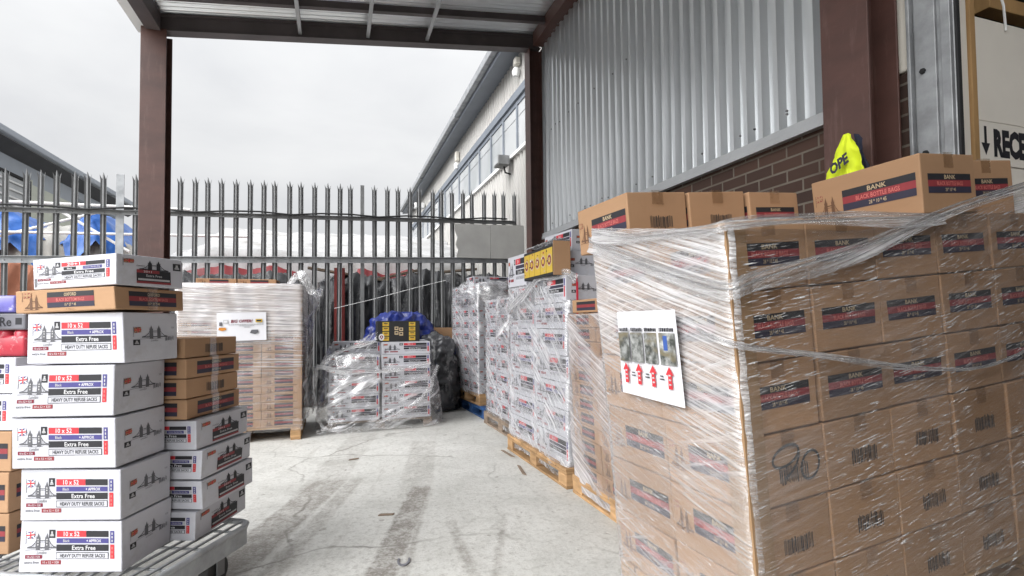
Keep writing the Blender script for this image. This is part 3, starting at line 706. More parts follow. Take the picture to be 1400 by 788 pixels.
# sign on the partition
sg = MB(); mats = [M['panelwhite']]; sg.rbox(0, 1.0, -.006, -.001, -.22, 0, .0015)
p = Print(sg, (0, -.006, -.22), (1,0,0), (0,0,1), (0,-1,0), 1.0, .22, mats)
p.poly([(.35,1), (.65,1), (.65,.42), (1,.42), (.5,0), (0,.42), (.35,.42)], 'ink_black', 0, (.022, .12, .088, .80))
p.text('RECEPTION', .118, .14, .70, .82, 'ink_black', 0, .06)
o = sg.build('reception_sign', mats); o.matrix_world = T(3.078, 1.752, 2.198)
tag(o, 'white sign with black arrow and bold capitals on the pale partition at right', 'sign')

# ================================================================== CANOPY
cn = empty('canopy', 'red brown steel canopy with corrugated roof sheets over the loading yard', 'canopy', T(0, 0, 0))
def hsec(x, y, z0, z1, mat, ang=0, name='column', fl=.20, dp=.20, t=.012):
    b = MB(); Mx = T(x, y, 0, ang)
    b.rbox(-fl/2, fl/2, -dp/2, -dp/2+t, z0, z1, .003, 0, Mx); b.rbox(-fl/2, fl/2, dp/2-t, dp/2, z0, z1, .003, 0, Mx); b.rbox(-t/2, t/2, -dp/2+t, dp/2-t, z0, z1, .002, 0, Mx)
    c = b.build(name, mat, cn)
    p = MB(); p.rbox(-.16, .16, -.16, .16, 0, .02, .003, 0, Mx)
    for sx in (-1, 1):
        for sy in (-1, 1): p.tube([tuple(Mx @ Vector((sx*.13, sy*.13, .02))), tuple(Mx @ Vector((sx*.13, sy*.13, .045)))], .014, 6)
    p.build('base_plate', M['galv_dull'], c)
    return c
BY, BX0, SL = 6.45, -1.82, .112
zb = lambda x: 4.335 + SL*(x + 1.68)      # underside of the front beam
hsec(BX0, BY, .0, zb(BX0)+.02, M['steel_brown'], 0, fl=.235, dp=.22)
hsec(2.49, BY-.02, .0, zb(2.49)-.002, M['steel_brown'], 90, fl=.19, dp=.19)
hsec(2.455, 1.885, .0, 5.2, M['steel_brown'], 90, fl=.25, dp=.20)
def sloped(y0, y1, x0, x1, dz0, dz1, name, mat):
    b = MB(); b.add([(x0,y0,zb(x0)+dz0),(x1,y0,zb(x1)+dz0),(x1,y1,zb(x1)+dz0),(x0,y1,zb(x0)+dz0),(x0,y0,zb(x0)+dz1),(x1,y0,zb(x1)+dz1),(x1,y1,zb(x1)+dz1),(x0,y1,zb(x0)+dz1)],
        [(0,3,2,1),(4,5,6,7),(0,1,5,4),(1,2,6,5),(2,3,7,6),(3,0,4,7)])
    return b, name, mat
b, *_ = sloped(BY-.06, BY-.05, BX0, 2.56, .0, .16, '', 0); b2, *_ = sloped(BY-.11, BY+.02, BX0, 2.56, -.012, -.002, '', 0); b3, *_ = sloped(BY-.11, BY+.02, BX0, 2.56, .162, .172, '', 0)
for q in (b2, b3): b.add(q.v, q.f)
b.build('front_beam', M['steel_dark'], cn)
for yy in (5.9, 4.5, 3.1, 1.7, .3):
    b, *_ = sloped(yy-.004, yy+.004, BX0+.05, 2.44, .085, .170, '', 0); b2, *_ = sloped(yy-.03, yy+.03, BX0+.05, 2.44, .077, .084, '', 0); b.add(b2.v, b2.f); b.build('rafter', M['steel_dark'], cn)
for xx in (-.39, .36, 1.065):
    b = MB(); b.rbox(xx-.02, xx+.02, -.6, BY-.064, zb(xx)+.035, zb(xx)+.072, .004); b.build('purlin_strut', M['trim_grey'], cn)
b = MB(); b.rbox(2.44, 2.58, -.6, BY-.13, zb(2.5)-.0, zb(2.5)+.18, .004); b.build('wall_beam', M['steel_brown'], cn)
b = MB(); b.rbox(BX0-.07, BX0+.07, -.6, BY-.13, zb(BX0)-.02, zb(BX0)+.165, .004); b.build('side_beam', M['steel_dark'], cn)
b = MB()
b.prism([(0, 0), (.0, .14), (.012, .14), (.012, .012), (.10, .012), (.10, .11), (.112, .11), (.112, 0)], -.65, BY+.1, 0, Matrix.Translation((BX0-.20, 0, zb(BX0)+.04)) @ Matrix(((1,0,0,0),(0,0,1,0),(0,1,0,0),(0,0,0,1))))
b.build('gutter', M['whitepaint'], cn)
mb = MB(); ny = int((BY + .75)/.0095)
mb.grid(8, ny, lambda u, v: (BX0-.15 + u*(2.62-BX0+.15), -.65 + v*(BY+.12+.65), zb(BX0-.15 + u*(2.62-BX0+.15)) + .202 + .016*math.cos(2*math.pi*(v*(BY+.77))/.076)), 0)
mb.build('roof_sheet', M['roofsheet'], cn, True)

# ================================================================== PALISADE FENCE
FY = 8.05
fz = lambda x: .025*(x + 2)
fc = empty('palisade_fence', 'tall galvanised steel palisade fence with spiked pales across the back of the yard', 'fence', T(0, FY, 0))
px_ = [-.034, -.020, -.006, .006, .020, .034]; pyy = [-.004, .010, -.012, -.012, .010, -.004]
def pale_mesh():
    mb = MB(); Z = 3.13; n = 6
    tops = [(0, .0), (0, -.02), (-.004, .05), (.004, .05), (0, -.02), (0, .0)]
    for off in (0, .0035):
        for j, z in enumerate((.08, Z-.12, Z-.03, None)):
            for i in range(n):
                zz = z if z is not None else Z + (.045 if i in (0, 5) else -.012 if i in (1, 4) else .07)
                dx = 0 if z is not None else (-.010 if i == 0 else .010 if i == 5 else (.004 if i == 2 else -.004 if i == 3 else 0))
                mb.v.append((px_[i]*(1.0) + dx, pyy[i] + off, zz))
    for s_ in range(2):
        o = s_*24
        for j in range(3):
            for i in range(5):
                f = (o+j*6+i, o+j*6+i+1, o+(j+1)*6+i+1, o+(j+1)*6+i)
                mb.f.append(f if s_ == 0 else f[::-1]); mb.m.append(0)
    for i in (0, 5):
        for j in range(3): mb.f.append((j*6+i, (j+1)*6+i, 24+(j+1)*6+i, 24+j*6+i)); mb.m.append(0)
    for i in range(5): mb.f.append((18+i, 18+i+1, 42+i+1, 42+i)); mb.m.append(0)
    return mb.mesh('pale', [M['galv_dull']])
pm = pale_mesh()
for i in range(-18, 30):
    x = -1.981 + i*.1685
    if abs(x - .372) < .07 or abs(x + 2.672) < .07: continue
    if x > 2.75: break
    o = link('pale', pm, fc); o.location = (x + rnd.uniform(-.006, .006), 0, fz(x)); o.rotation_euler = (0, RAD(rnd.uniform(-.5, .5)), RAD(rnd.uniform(-6, 6)))
for x, wd in ((-2.672, .09), (.372, .055)):
    b = MB(); b.rbox(x-wd/2, x+wd/2, .03, .04, 0, 3.20+fz(x), .002); b.rbox(x-.004, x+.004, .042, .13, 0, 3.16+fz(x), .002); b.build('post', M['galv'] if wd > .06 else M['galv_dull'], fc)
def rail(z, hh, mat, dy):
    b = MB(); x0, x1 = -5.05, 2.74
    for za, zb_, ya, yb in ((0, hh, dy, dy+.007), (hh-.007, hh-.0005, dy-.045, dy-.001), ):
        b.add([(x, y, z + fz(x) + zz) for zz in (za, zb_) for x, y in ((x0, ya), (x1, ya), (x1, yb), (x0, yb))], [(0,3,2,1),(4,5,6,7),(0,1,5,4),(1,2,6,5),(2,3,7,6),(3,0,4,7)])
    for i in range(-18, 30):
        x = -1.981 + i*.1685
        if x0 < x < x1: b.tube([(x, dy, z+fz(x)+hh*.45), (x, dy-.012, z+fz(x)+hh*.45)], .008, 6)
    return b.build('rail', mat, fc)
rail(2.655, .055, M['galv_dull'], -.032)
rail(2.03, .085, M['galv'], -.032)
rail(.50, .055, M['galv_dull'], -.032)
b = MB(); b.tube([(x*.4-5, -.085 + .01*math.sin(x*1.7), 2.735 + fz(x*.4-5) + .012*math.sin(x*2.1) - .01*(x % 3)) for x in range(20)], .012, 8); b.build('cable', M['black'], fc)

# two boards hung at the right end of the fence
for x0, x1, lab in ((1.73, 2.30, 'left one of the two grey concrete boards at the fence end, with a broken edge'), (2.31, 2.88, 'right one of the two grey concrete boards, next to the canopy column')):
    mb = MB()
    if x0 < 2: poly = [(x0+.03, 2.20), (x1, 2.20), (x1, 2.735), (x0, 2.725), (x0+.015, 2.60), (x0+.05, 2.52), (x0+.02, 2.40), (x0+.06, 2.33)]
    else: poly = [(x0, 2.20), (x1, 2.21), (x1, 2.745), (x0, 2.735)]
    mb.add([(x, 0, z) for x, z in poly] + [(x, .03, z) for x, z in poly], [tuple(range(len(poly))), tuple(range(2*len(poly)-1, len(poly)-1, -1))] + [(i, len(poly)+i, len(poly)+(i+1) % len(poly), (i+1) % len(poly)) for i in range(len(poly))])
    o = mb.build('concrete_board', M['render']); o.location = (0, FY-.125, 0); tag(o, lab, 'board', 'grey boards at the fence end')

# ================================================================== BUILDINGS BEYOND
XF = 2.88
fb = empty('far_warehouse', 'cream ribbed warehouse with a long window band and grey gutter beyond the fence', 'building', T(XF, 0, 0))
ribbed(6.6, 21, 5.02, 5.75, .16, .035, 'upper_cladding', M['clad_cream'], fb)
ribbed(6.6, 21, .0, 4.02, .16, .035, 'lower_cladding', M['clad_cream'], fb)
mb = MB(); mb.rbox(.02, 6, 6.5, 21, 0, 5.75, .004); mb.build('wall_core', M['trim_grey'], fb)
mb = MB(); mb.add([(-.36, 6.4, 5.55), (-.36, 21.2, 5.55), (-.36, 21.2, 5.80), (-.36, 6.4, 5.80), (0, 6.4, 5.60), (0, 21.2, 5.60), (5, 21.2, 6.9), (5, 6.4, 6.9)], [(0,3,2,1), (0,1,5,4), (3,7,6,2), (0,4,7,3), (1,2,6,5)]); mb.build('roof', M['slate_grey'], fb)
mb = MB(); mb.rbox(-.47, -.365, 6.4, 21.2, 5.62, 5.76, .01); mb.rbox(-.475, -.36, 11.0, 11.1, 5.60, 5.785, .004); mb.rbox(-.475, -.36, 16.0, 16.1, 5.60, 5.785, .004); mb.build('gutter', M['galv'], fb)
mb = MB(); mb.rbox(-.07, .02, 6.6, 21, 4.88, 5.02, .004); mb.build('window_head', M['slate_grey'], fb)
mb = MB(); mb.rbox(-.05, .02, 6.6, 21, 4.985, 5.035, .004); mb.build('window_flashing', M['whitepaint'], fb)
mb = MB(); mb.rbox(-.08, .02, 6.6, 21, 3.965, 4.02, .004); mb.build('window_sill', M['whitepaint'], fb)
my = [6.62, 7.10, 7.65, 8.171, 8.93, 9.724, 10.597, 11.488, 12.527, 13.4, 14.3, 15.2, 16.2, 17.2, 18.2, 19.2, 20.4]
for a, c in zip(my, my[1:]):
    f = MB(); f.rbox(-.035, .015, a-.03, a+.03, 4.021, 4.878, .003); f.rbox(-.03, .012, a+.031, c-.031, 4.80, 4.875, .003); f.rbox(-.03, .012, a+.031, c-.031, 4.022, 4.06, .003)
    wf = f.build('window', M['slate_grey'], fb)
    q = MB(); q.rbox(-.012, -.004, a+.031, c-.031, 4.062, 4.60, .001); q.rbox(-.012, -.004, a+.031, c-.031, 4.612, 4.798, .001); q.build('pane', M['pane'], wf)
def wall_light(y, z, hh, lab):
    r = empty('wall_lamp', lab, 'wall light', T(XF-.04, y, z), 'small wall fittings of the far warehouse')
    b = MB(); b.rbox(-.09, 0, -.07, .07, .02, hh*.55, .015); b.build('housing', M['creampaint'], r)
    b = MB(); b.tube([(-.05, 0, -.03), (-.06, 0, -.09), (-.06, 0, -.16)], [.05, .07, .05], 10); b.build('lens', M['whitepaint'], r)
wall_light(7.98, 5.36, .25, 'cream twin wall fitting high up beside the canopy column'); wall_light(12.45, 5.10, .45, 'long cream wall fitting above the middle of the window band')
r = empty('floodlight', 'grey box floodlight on a bracket under the window band of the far warehouse', 'floodlight', T(XF-.05, 8.45, 3.86))
b = MB(); b.rbox(-.26, -.06, -.14, .14, -.02, .14, .01); b.build('housing', M['galv_dull'], r)
b = MB(); b.rbox(-.27, -.261, -.12, .12, 0, .12, .002); b.build('glass', M['pane'], r)
b = MB(); b.tube([(-.12, 0, -.02), (-.10, 0, -.12), (0, 0, -.14)], .015, 6); b.build('bracket', M['black'], r)
r = empty('security_camera', 'small white box fitting on the far corner of the gutter line', 'camera', T(XF-.06, 17.6, 5.05))
b = MB(); b.rbox(-.34, -.02, -.12, .12, -.02, .16, .02); b.build('housing', M['whitepaint'], r); b = MB(); b.tube([(-.34, 0, .07), (-.37, 0, .07)], .06, 10); b.build('lens', M['black'], r)

XL = -6.35
lb = empty('grey_building', 'blue grey building with a sloping dark eave and white barred windows behind the left fence', 'building', T(XL, 0, -.10))
mb = MB(); mb.rbox(-8, 0, 9.0, 19.0, 0, 5.0, .01); mb.build('wall', M['bluegrey'], lb)
mb = MB(); mb.add([(.30, 8.6, 4.98), (.30, 19.9, 4.98), (.30, 19.9, 5.16), (.30, 8.6, 5.16), (-8, 8.6, 7.0), (-8, 19.9, 7.0), (-8, 8.6, 4.98), (-8, 19.9, 4.98)], [(0,1,2,3), (3,2,5,4), (0,3,4,6), (1,7,5,2)]); rf = mb.build('roof', M['trim_grey'], lb)
mb = MB(); mb.add([(.29, 8.62, 4.985), (.29, 19.88, 4.985), (0.0, 19.88, 4.80), (0.0, 8.62, 4.80), (-.4, 19.88, 4.985), (-.4, 8.62, 4.985)], [(0,3,2,1), (0,1,4,5), (1,2,4), (0,5,3)]); mb.build('soffit', M['soffit'], lb)
mb = MB(); mb.rbox(.31, .42, 8.6, 19.9, 4.99, 5.12, .02); mb.build('gutter', M['bluegrey'], lb)
mb = MB(); mb.rbox(.002, .03, 14.15, 17.6, 2.6, 4.42, .004); mb.rbox(.002, .035, 14.15, 14.20, 2.6, 4.52, .004); mb.build('pale_panel', M['palewall'], lb)
for y0, y1, z1 in ((11.0, 14.08, 4.46), (16.2, 18.9, 4.58)):
    f = MB(); f.rbox(.03, .07, y0, y0+.06, 2.4, z1, .004); f.rbox(.03, .07, y1-.06, y1, 2.4, z1, .004); f.rbox(.03, .072, y0+.061, y1-.061, z1-.06, z1, .004)
    wf = f.build('window', M['black'] if y0 < 12 else M['slate_grey'], lb)
    q = MB(); q.rbox(.031, .04, y0+.061, y1-.061, 2.4, z1-.061, .001); q.build('pane', M['pane'], wf)
    q = MB(); z = z1 - .2
    while z > 2.4: q.rbox(.045, .075, y0+.062, y1-.062, z, z+.035, .003); z -= .16
    q.build('bars', M['whitepaint'], wf)

# ================================================================== TARPAULINS AND SACKS BEYOND THE FENCE
def heap(name, x0, x1, y0, y1, zf, mat, label, cat='tarpaulin', amp=.06, fr=3.0, seed=0.0, nu=90, nv=60, skirt=.12, kind=None):
    """a sheet thrown over a load: rises from the ground on every side to zf(x,y)"""
    def fn(u, v):
        x = x0 + (x1-x0)*u; y = y0 + (y1-y0)*v
        e = min(u, 1-u, )/skirt; g_ = min(v, 1-v)/skirt
        k = min(1, max(0, e))**.45 * min(1, max(0, g_))**.45
        return (x, y, .02 + max(0, zf(x, y))*k)
    return crumple(name, fn, nu, nv, mat, label, cat, None, amp, fr, seed, kind)
def lerp_z(tab):
    def f(x, y=0):
        if x <= tab[0][0]: return tab[0][1]
        for (a, za), (b_, zb_) in zip(tab, tab[1:]):
            if x <= b_: return za + (zb_-za)*(x-a)/(b_-a)
        return tab[-1][1]
    return f
z1f = lerp_z([(-2.9, 2.35), (-2.3, 2.55), (-1.95, 2.88), (-.1, 2.86), (1.2, 2.88), (2.3, 2.8)])
heap('white_tarpaulin', -2.95, 2.35, 9.2, 11.8, lambda x, y: z1f(x)*1.02 - .36*max(0, 10.9-y) - .5*max(0, y-11.2), M['whitetarp'], 'large crumpled white tarpaulin over a pile behind the middle of the fence', amp=.035, fr=(1.6, 5, 5), seed=2, nu=220, nv=110, skirt=.03)
heap('grey_tarpaulin', -5.2, -2.75, 9.3, 11.0, lerp_z([(-5.2, 2.25), (-4.4, 2.42), (-3.9, 2.62), (-3.4, 2.58), (-2.75, 2.2)]), M['greytarp'], 'grubby crumpled grey white sheet behind the left fence under blue tarpaulins', amp=.07, fr=3.2, seed=5, nu=90, nv=50, skirt=.06)
def tent(x0, x1, y0, y1, zr, ze, name, mat, lab, seed):
    def fn(u, v):
        x = x0 + (x1-x0)*u; k = 1-abs(2*u-1); top = ze + (zr-ze)*k**.9
        if v < .45: return (x + .08*math.sin(v*6+u*3), y0 + .25*v, top - (.62 - .15*k)*(1-v/.45))
        return (x, y0 + .11 + (y1-y0)*(v-.45)/.55, top - .05*(1-k)*math.sin(v*3))
    return crumple(name, fn, 40, 40, mat, lab, 'tarpaulin', None, .022, 3.0, seed)
tent(-4.85, -3.98, 9.2, 10.6, 2.86, 2.50, 'blue_tarpaulin', M['bluetarp'], 'bright blue tarpaulin stretched like a tent behind the far left fence', 3)
tent(-3.80, -3.02, 9.2, 10.6, 2.92, 2.44, 'blue_tarpaulin', M['bluetarp'], 'smaller bright blue tarpaulin just left of the tall fence post', 7)
sf = empty('stall_frame', 'white pipe frame running behind the left part of the fence', 'frame', T(0, 9.1, 0))
for a, c in (((-5.3, 0, 2.50), (-1.3, 0, 2.58)), ((-5.3, 0, 2.94), (-2.1, 0, 2.96)), ((-4.9, .05, 2.30), (-3.3, .05, 2.86)), ((-3.75, .05, 2.86), (-2.9, .05, 2.3))):
    b = MB(); b.tube([a, c], .02, 8); b.build('pipe', M['whitepaint'], sf)
for x in (-5.2, -2.45):
    b = MB(); b.tube([(x, .08, 0), (x, .08, 2.97)], .022, 8); b.build('upright', M['whitepaint'], sf)
b = heap('red_tarpaulin', -3.0, -.45, 8.75, 9.35, lerp_z([(-3, 1.85), (-2.0, 1.95), (-1.6, 2.05), (-1.2, 1.98), (-.9, 2.07), (-.45, 1.9)]), M['redtarp'], 'dark red tarpaulin just under the thick fence rail at left', amp=.03, fr=5, seed=11, nu=60, nv=30, skirt=.05)
heap('red_tarpaulin', .30, 1.25, 8.7, 9.3, lerp_z([(.3, 2.06), (.6, 1.99), (.8, 1.94), (1.0, 1.99), (1.25, 2.07)]), M['redtarp'], 'red tarpaulin sagging under the fence rail above the black sacks', amp=.025, fr=5, seed=13, nu=40, nv=30, skirt=.05)
heap('black_plastic_pile', -.35, 2.7, 8.25, 8.72, lerp_z([(-.35, 1.72), (.2, 1.86), (.55, 1.80), (.8, 1.74), (1.3, 1.92), (2.0, 1.84), (2.7, 1.9)]), M['blackbag'], 'crumpled black and grey plastic sheeting heaped behind the middle fence pales', 'plastic sheeting', amp=.085, fr=4.6, seed=17, nu=150, nv=80, skirt=.06)
heap('black_plastic_pile', -2.6, -.38, 8.25, 8.7, lerp_z([(-2.6, 1.75), (-1.9, 1.84), (-1.4, 1.80), (-1.0, 1.86), (-.4, 1.78)]), M['blackbag'], 'dark plastic sheeting behind the fence beside the big wrapped pallet of flat boxes', 'plastic sheeting', amp=.08, fr=3.4, seed=19, nu=80, nv=40, skirt=.06)
heap('brown_cloth_pile', -5.1, -3.2, 8.4, 9.0, lerp_z([(-5.1, 1.7), (-4.2, 2.0), (-3.2, 1.7)]), M['terracotta'], 'terracotta coloured cloth and boards piled behind the fence at far left', 'cloth', amp=.07, fr=4.5, seed=23, nu=60, nv=40)
for i, (xa, za, xb, zb_, lab) in enumerate(((-.4, 2.02, 1.1, 1.78, 'long weathered plank lying on black plastic, topmost one'), (.35, 1.80, 1.25, 2.02, 'weathered plank tilted up to the right under the red tarpaulin'), (1.15, 1.95, 2.2, 2.06, 'short grey plank behind the far right pales under the rail'))):
    b = MB(); L = math.hypot(xb-xa, zb_-za); b.rbox(0, L, 0, .14, 0, .035, .004)
    o = b.build('plank', M['woodgrey']); o.matrix_world = Matrix.Translation((xa, 8.30 + .03*i, za)) @ Matrix.Rotation(-math.atan2(zb_-za, xb-xa), 4, 'Y'); tag(o, lab, 'plank', 'planks behind the fence')
b = MB(); b.rbox(-.075, .075, -.01, .0, 0, 2.02, .003); b.rbox(-.075, .075, .11, .12, 0, 2.02, .003); b.rbox(-.006, .006, .001, .109, 0, 2.02, .002)
o = b.build('steel_post', M['redpost']); o.matrix_world = T(.05, FY+.07, 0); tag(o, 'dark red steel post standing behind the fence between the two back pallets', 'post')
b = MB(); b.tube([(-.02, -.1, 1.42), (.5, -.09, 1.55), (1.1, -.09, 1.72), (1.6, -.09, 1.85)], .004, 5); o = b.build('wire', M['whitepaint']); o.location = (0, FY, 0); tag(o, 'thin pale wire slung along the fence above the blue tarpaulin', 'wire')

# ================================================================== BOTTLE BAG PALLET (right foreground)
O_ = Vector((1.087, 1.154, .281))
BM = Matrix.Translation(O_) @ Matrix.Rotation(RAD(-4.59), 4, 'Y') @ Matrix.Rotation(RAD(2.74), 4, 'Z')
bw, bh, bl = .2958, .199, .3476
for k, lab in ((0, 'lower of the two stacked pallets under the tall bottle bag cartons'), (1, 'upper of the two stacked pallets under the tall bottle bag cartons')):
    pallet(BM @ T(0, 0, -.281 + .140*k), 1.46, .70, M['wood'], lab, .139, 'pallets under the bottle bag cartons')
mA = [carton_mesh('bottle_bag_carton', bw, bl, bh, 'kraft', {'front': lambda p: kraft_end(p), 'left': lambda p: kraft_long(p), 'back': lambda p: kraft_end(p)}, warp=q) for q in (1, 2, 3, 4)]
mB = [carton_mesh('bottle_bag_carton', bw, bl, bh, 'kraft', {'front': lambda p, q=q: kraft_code(p, q), 'left': lambda p: kraft_long(p), 'back': lambda p: kraft_code(p, 5)}, warp=q) for q in (5, 6, 7, 8)]
tp = tape_mesh(bw, bl, bh, 'y')
colw = ['corner column', 'second column from the corner', 'third column from the corner', 'fourth column from the corner', 'right end column']
for k in range(6):
    for j in range(5):
        for i in range(2):
            if i == 1 and j > 0 and k < 5: continue
            if i == 1: lab = f'brown bottle bag carton in the rear row of the tall wrapped pallet, {"far corner, " + ORD[5-k] + " layer" if j == 0 else colw[j] + ", top layer"}'
            else: lab = f'brown bottle bag carton, {colw[j]}, {ORD[5-k] if k else "bottom"} layer of the tall front pallet'
            lab = ' '.join(lab.split()[:16])
            M_ = BM @ T((j+.5)*bw + rnd.uniform(-.004, .004), (i+.5)*bl + rnd.uniform(-.003, .003), k*bh, rnd.uniform(-1.0, 1.0))
            o = carton('bottle_bag_carton', rnd.choice(mA if k >= 3 else mB), M_, lab, 'brown cartons on the bottle bag pallet', tape=tp)
            if k == 2 and j == 0 and i == 0:
                o['label'] = 'brown carton marked with a handwritten 90 over its barcode, corner of tall pallet'
                sm = MB(); mats = [M['ink_black']]
                pr = Print(sm, (-bw/2, -bl/2, 0), (1,0,0), (0,0,1), (0,-1,0), bw, bh, mats)
                def stroke(pts, wd=.011):
                    for (xa, ya), (xb, yb) in zip(pts, pts[1:]):
                        L = math.hypot((xb-xa)*bw, (yb-ya)*bh) or 1; nx, ny = -(yb-ya)*bh/L*wd/2*.3/bw, (xb-xa)*bw/L*wd/2*.3/bh
                        pr.poly([(xa-nx, 1-(ya-ny)), (xb-nx, 1-(yb-ny)), (xb+nx, 1-(yb+ny)), (xa+nx, 1-(ya+ny))], 'ink_black', 3)
                stroke([(.45+.17*math.cos(RAD(t)), .33+.135*math.sin(RAD(t)) - .05*math.cos(RAD(t))) for t in range(-30, 331, 15)], .026)
                stroke([(.62, .28), (.62, .36), (.58, .48), (.50, .58), (.42, .64)], .026)
                stroke([(.76+.12*math.cos(RAD(t)), .53+.19*math.sin(RAD(t)) - .04*math.cos(RAD(t))) for t in range(0, 361, 15)], .026)
                sm.build('marker_writing', mats, o)
# loose cartons on top
meshT = carton_mesh('loose_bottle_bag_carton', .30, .40, .205, 'kraft', {'front': lambda p: kraft_end(p), 'left': lambda p: kraft_long(p)}, warp=11)
meshC = carton_mesh('loose_bottle_bag_carton', .27, .36, .19, 'kraft', {'front': lambda p: kraft_code(p, 8), 'left': lambda p: kraft_long(p)}, warp=12)
meshD = carton_mesh('loose_bottle_bag_carton', .27, .36, .185, 'kraft', {'front': lambda p: kraft_end(p), 'left': lambda p: kraft_long(p)}, warp=13)
zt_ = 6*bh + .002
for me, x, y, yaw, lab, dims in ((meshC, .155, .66, 1.0, 'loose brown carton at the left end on top of the tall wrapped pallet', (.27, .36, .19)),
        (meshC, .437, .655, -1.5, 'loose brown barcoded carton on the tall pallet, between two other loose ones', (.27, .36, .19)),
        (meshD, .712, .645, .5, 'loose brown carton with a striped label left of the big tilted one', (.27, .36, .185)),
        (meshT, .994, .205, .0, 'big loose carton with tower bridge drawing on top of the tall pallet', (.30, .40, .205)),
        (meshT, 1.32, .255, -4.0, 'loose carton by the reception sign at the right end of the tall pallet', (.30, .40, .205))):
    carton('loose_bottle_bag_carton', me, BM @ T(x, y, zt_, yaw), lab, 'loose cartons on the bottle bag pallet', tape=tape_mesh(*dims, 'y'))
b = MB()
for (xa, xb, ya, yb) in ((-.0035, -.001, -.0035, .066), (-.001, .066, -.0035, -.001)): b.box(xa, xb, ya, yb, -.02, 6*bh - .006)
o = b.build('edge_protector', M['kraft_edge']); o.matrix_world = BM; tag(o, 'cardboard corner strip down the near edge of the tall brown carton pallet', 'corner strip')
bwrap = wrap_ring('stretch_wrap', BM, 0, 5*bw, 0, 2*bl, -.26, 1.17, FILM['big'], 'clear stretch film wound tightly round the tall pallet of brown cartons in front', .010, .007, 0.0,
    zt=lambda x, y: 1.165 + .12*max(0, y/.7)*max(0, 1-x/.5) + .10*max(0, (x-.9)/.6) - .02*max(0, 1-abs(x-.45)/.5), lap=.02, slots=FILM['big_shaded'])
film_band([(-.02, .70, 1.24), (-.03, .45, 1.15), (-.028, .18, 1.055), (-.03, -.02, 1.005), (.10, -.032, 1.03), (.5, -.03, 1.10), (.95, -.03, 1.20), (1.49, -.03, 1.30)], .017, FILM['band'], bwrap, 1.0, 60, .22)
film_band([(-.026, .66, 1.262), (-.028, .40, 1.205), (-.026, .1, 1.175), (.0, -.028, 1.17), (.4, -.03, 1.18), (.9, -.028, 1.175)], .013, FILM['band'], bwrap, 4.0, 50, .3)
film_band([(-.028, .12, .90), (-.026, -.02, .86), (.3, -.03, .79), (.6, -.03, .73), (.95, -.03, .675), (1.2, -.03, .69), (1.49, -.03, .75)], .0055, FILM['band'], bwrap, 2.0, 60, .35)

# paper sheet taped to the film
mb = MB(); mats = [M['sticker']]
PW, PH = .328, .288
mb.grid(12, 8, lambda u, v: (.004*math.sin(u*5+1)*(.3+v) + .006*(1-v)*u, -u*PW, v*PH - .012*u*(1-v)), 0)
p = Print(mb, (-.0055, 0, 0), (.012, -1, 0), (0,0,1), (-1,0,0), PW, PH, mats)
for i, (x0, x1) in enumerate(((.05, .235), (.265, .47), (.50, .70), (.735, .97))):
    p.mi('photo'); p.rect(x0, .25, x1, .60, 'photo', 2)
    xx = x0 + .01
    while xx < x1 - .015: q = rnd.uniform(.012, .03); p.rect(xx, .192 + rnd.uniform(0, .008), min(xx+q, x1), .235, 'ink_black', 1); xx += q + .006
    c = (x0+x1)/2; p.poly([(0, .62), (.5, 1), (1, .62), (.72, .62), (.76, 0), (.24, 0), (.28, .62)], 'ink_red', 2, (c-.06, .615, c+.06, .86))
    for yy in (.70, .75, .80): p.rect(c-.016, yy, c+.016, yy+.018, 'ink_fade', 3)
    if i < 3:
        xm = x1 + .03
        for yy, hw in ((.72, .035), (.755, .05)): p.rect(xm-hw*.75, yy, xm+hw*.75, yy+.014, 'ink_black', 1)
p.rect(.80, .28, .86, .44, 'ink_blue', 3)
o = mb.build('paper_notice', mats); o.matrix_world = BM @ T(-.030, .527, .67); tag(o, 'white paper notice with four photos and red arrows stuck on the tall wrapped pallet', 'notice')

# fluorescent cloth hung on the brown column
hv = empty('hi_vis_jacket', 'fluorescent yellow jacket with navy lettering hanging at the brown column', 'jacket', T(2.27, 1.795, 2.055))
def hvfn(u, v):
    yl, yr = .012 + .150*v**.85, -.012 - .085*v**.6
    return (-.035 + .014*math.cos(u*15)*v - .006*math.sin(u*math.pi)*v, yl + (yr-yl)*u, -v*.27 + .012*math.sin(u*9)*v)
crumple('yellow_cloth', hvfn, 40, 24, M['hivis'], None, None, hv, .009, 16, 2)
crumple('navy_lining', lambda u, v: (-.005 + .012*math.cos(u*11)*v, -.01 - (.045 + .06*v)*u - .05*v + .03*math.sin(v*3)*u, .0 - .035*u*u - v*.25), 20, 20, M['navycloth'], None, None, hv, .008, 12, 6)
mb = MB(); mats = []
p = Print(mb, (0, 0, 0), (0,-1,0), (0,0,1), (-1,0,0), .105, .052, mats); p.text('OPE', 0, 0, 1, 1, 'ink_navy', 0, .05, .25)
o = mb.build('lettering', mats, hv); o.matrix_local = Matrix.Translation((-.064, .047, -.185)) @ Matrix.Rotation(RAD(-24), 4, 'X')

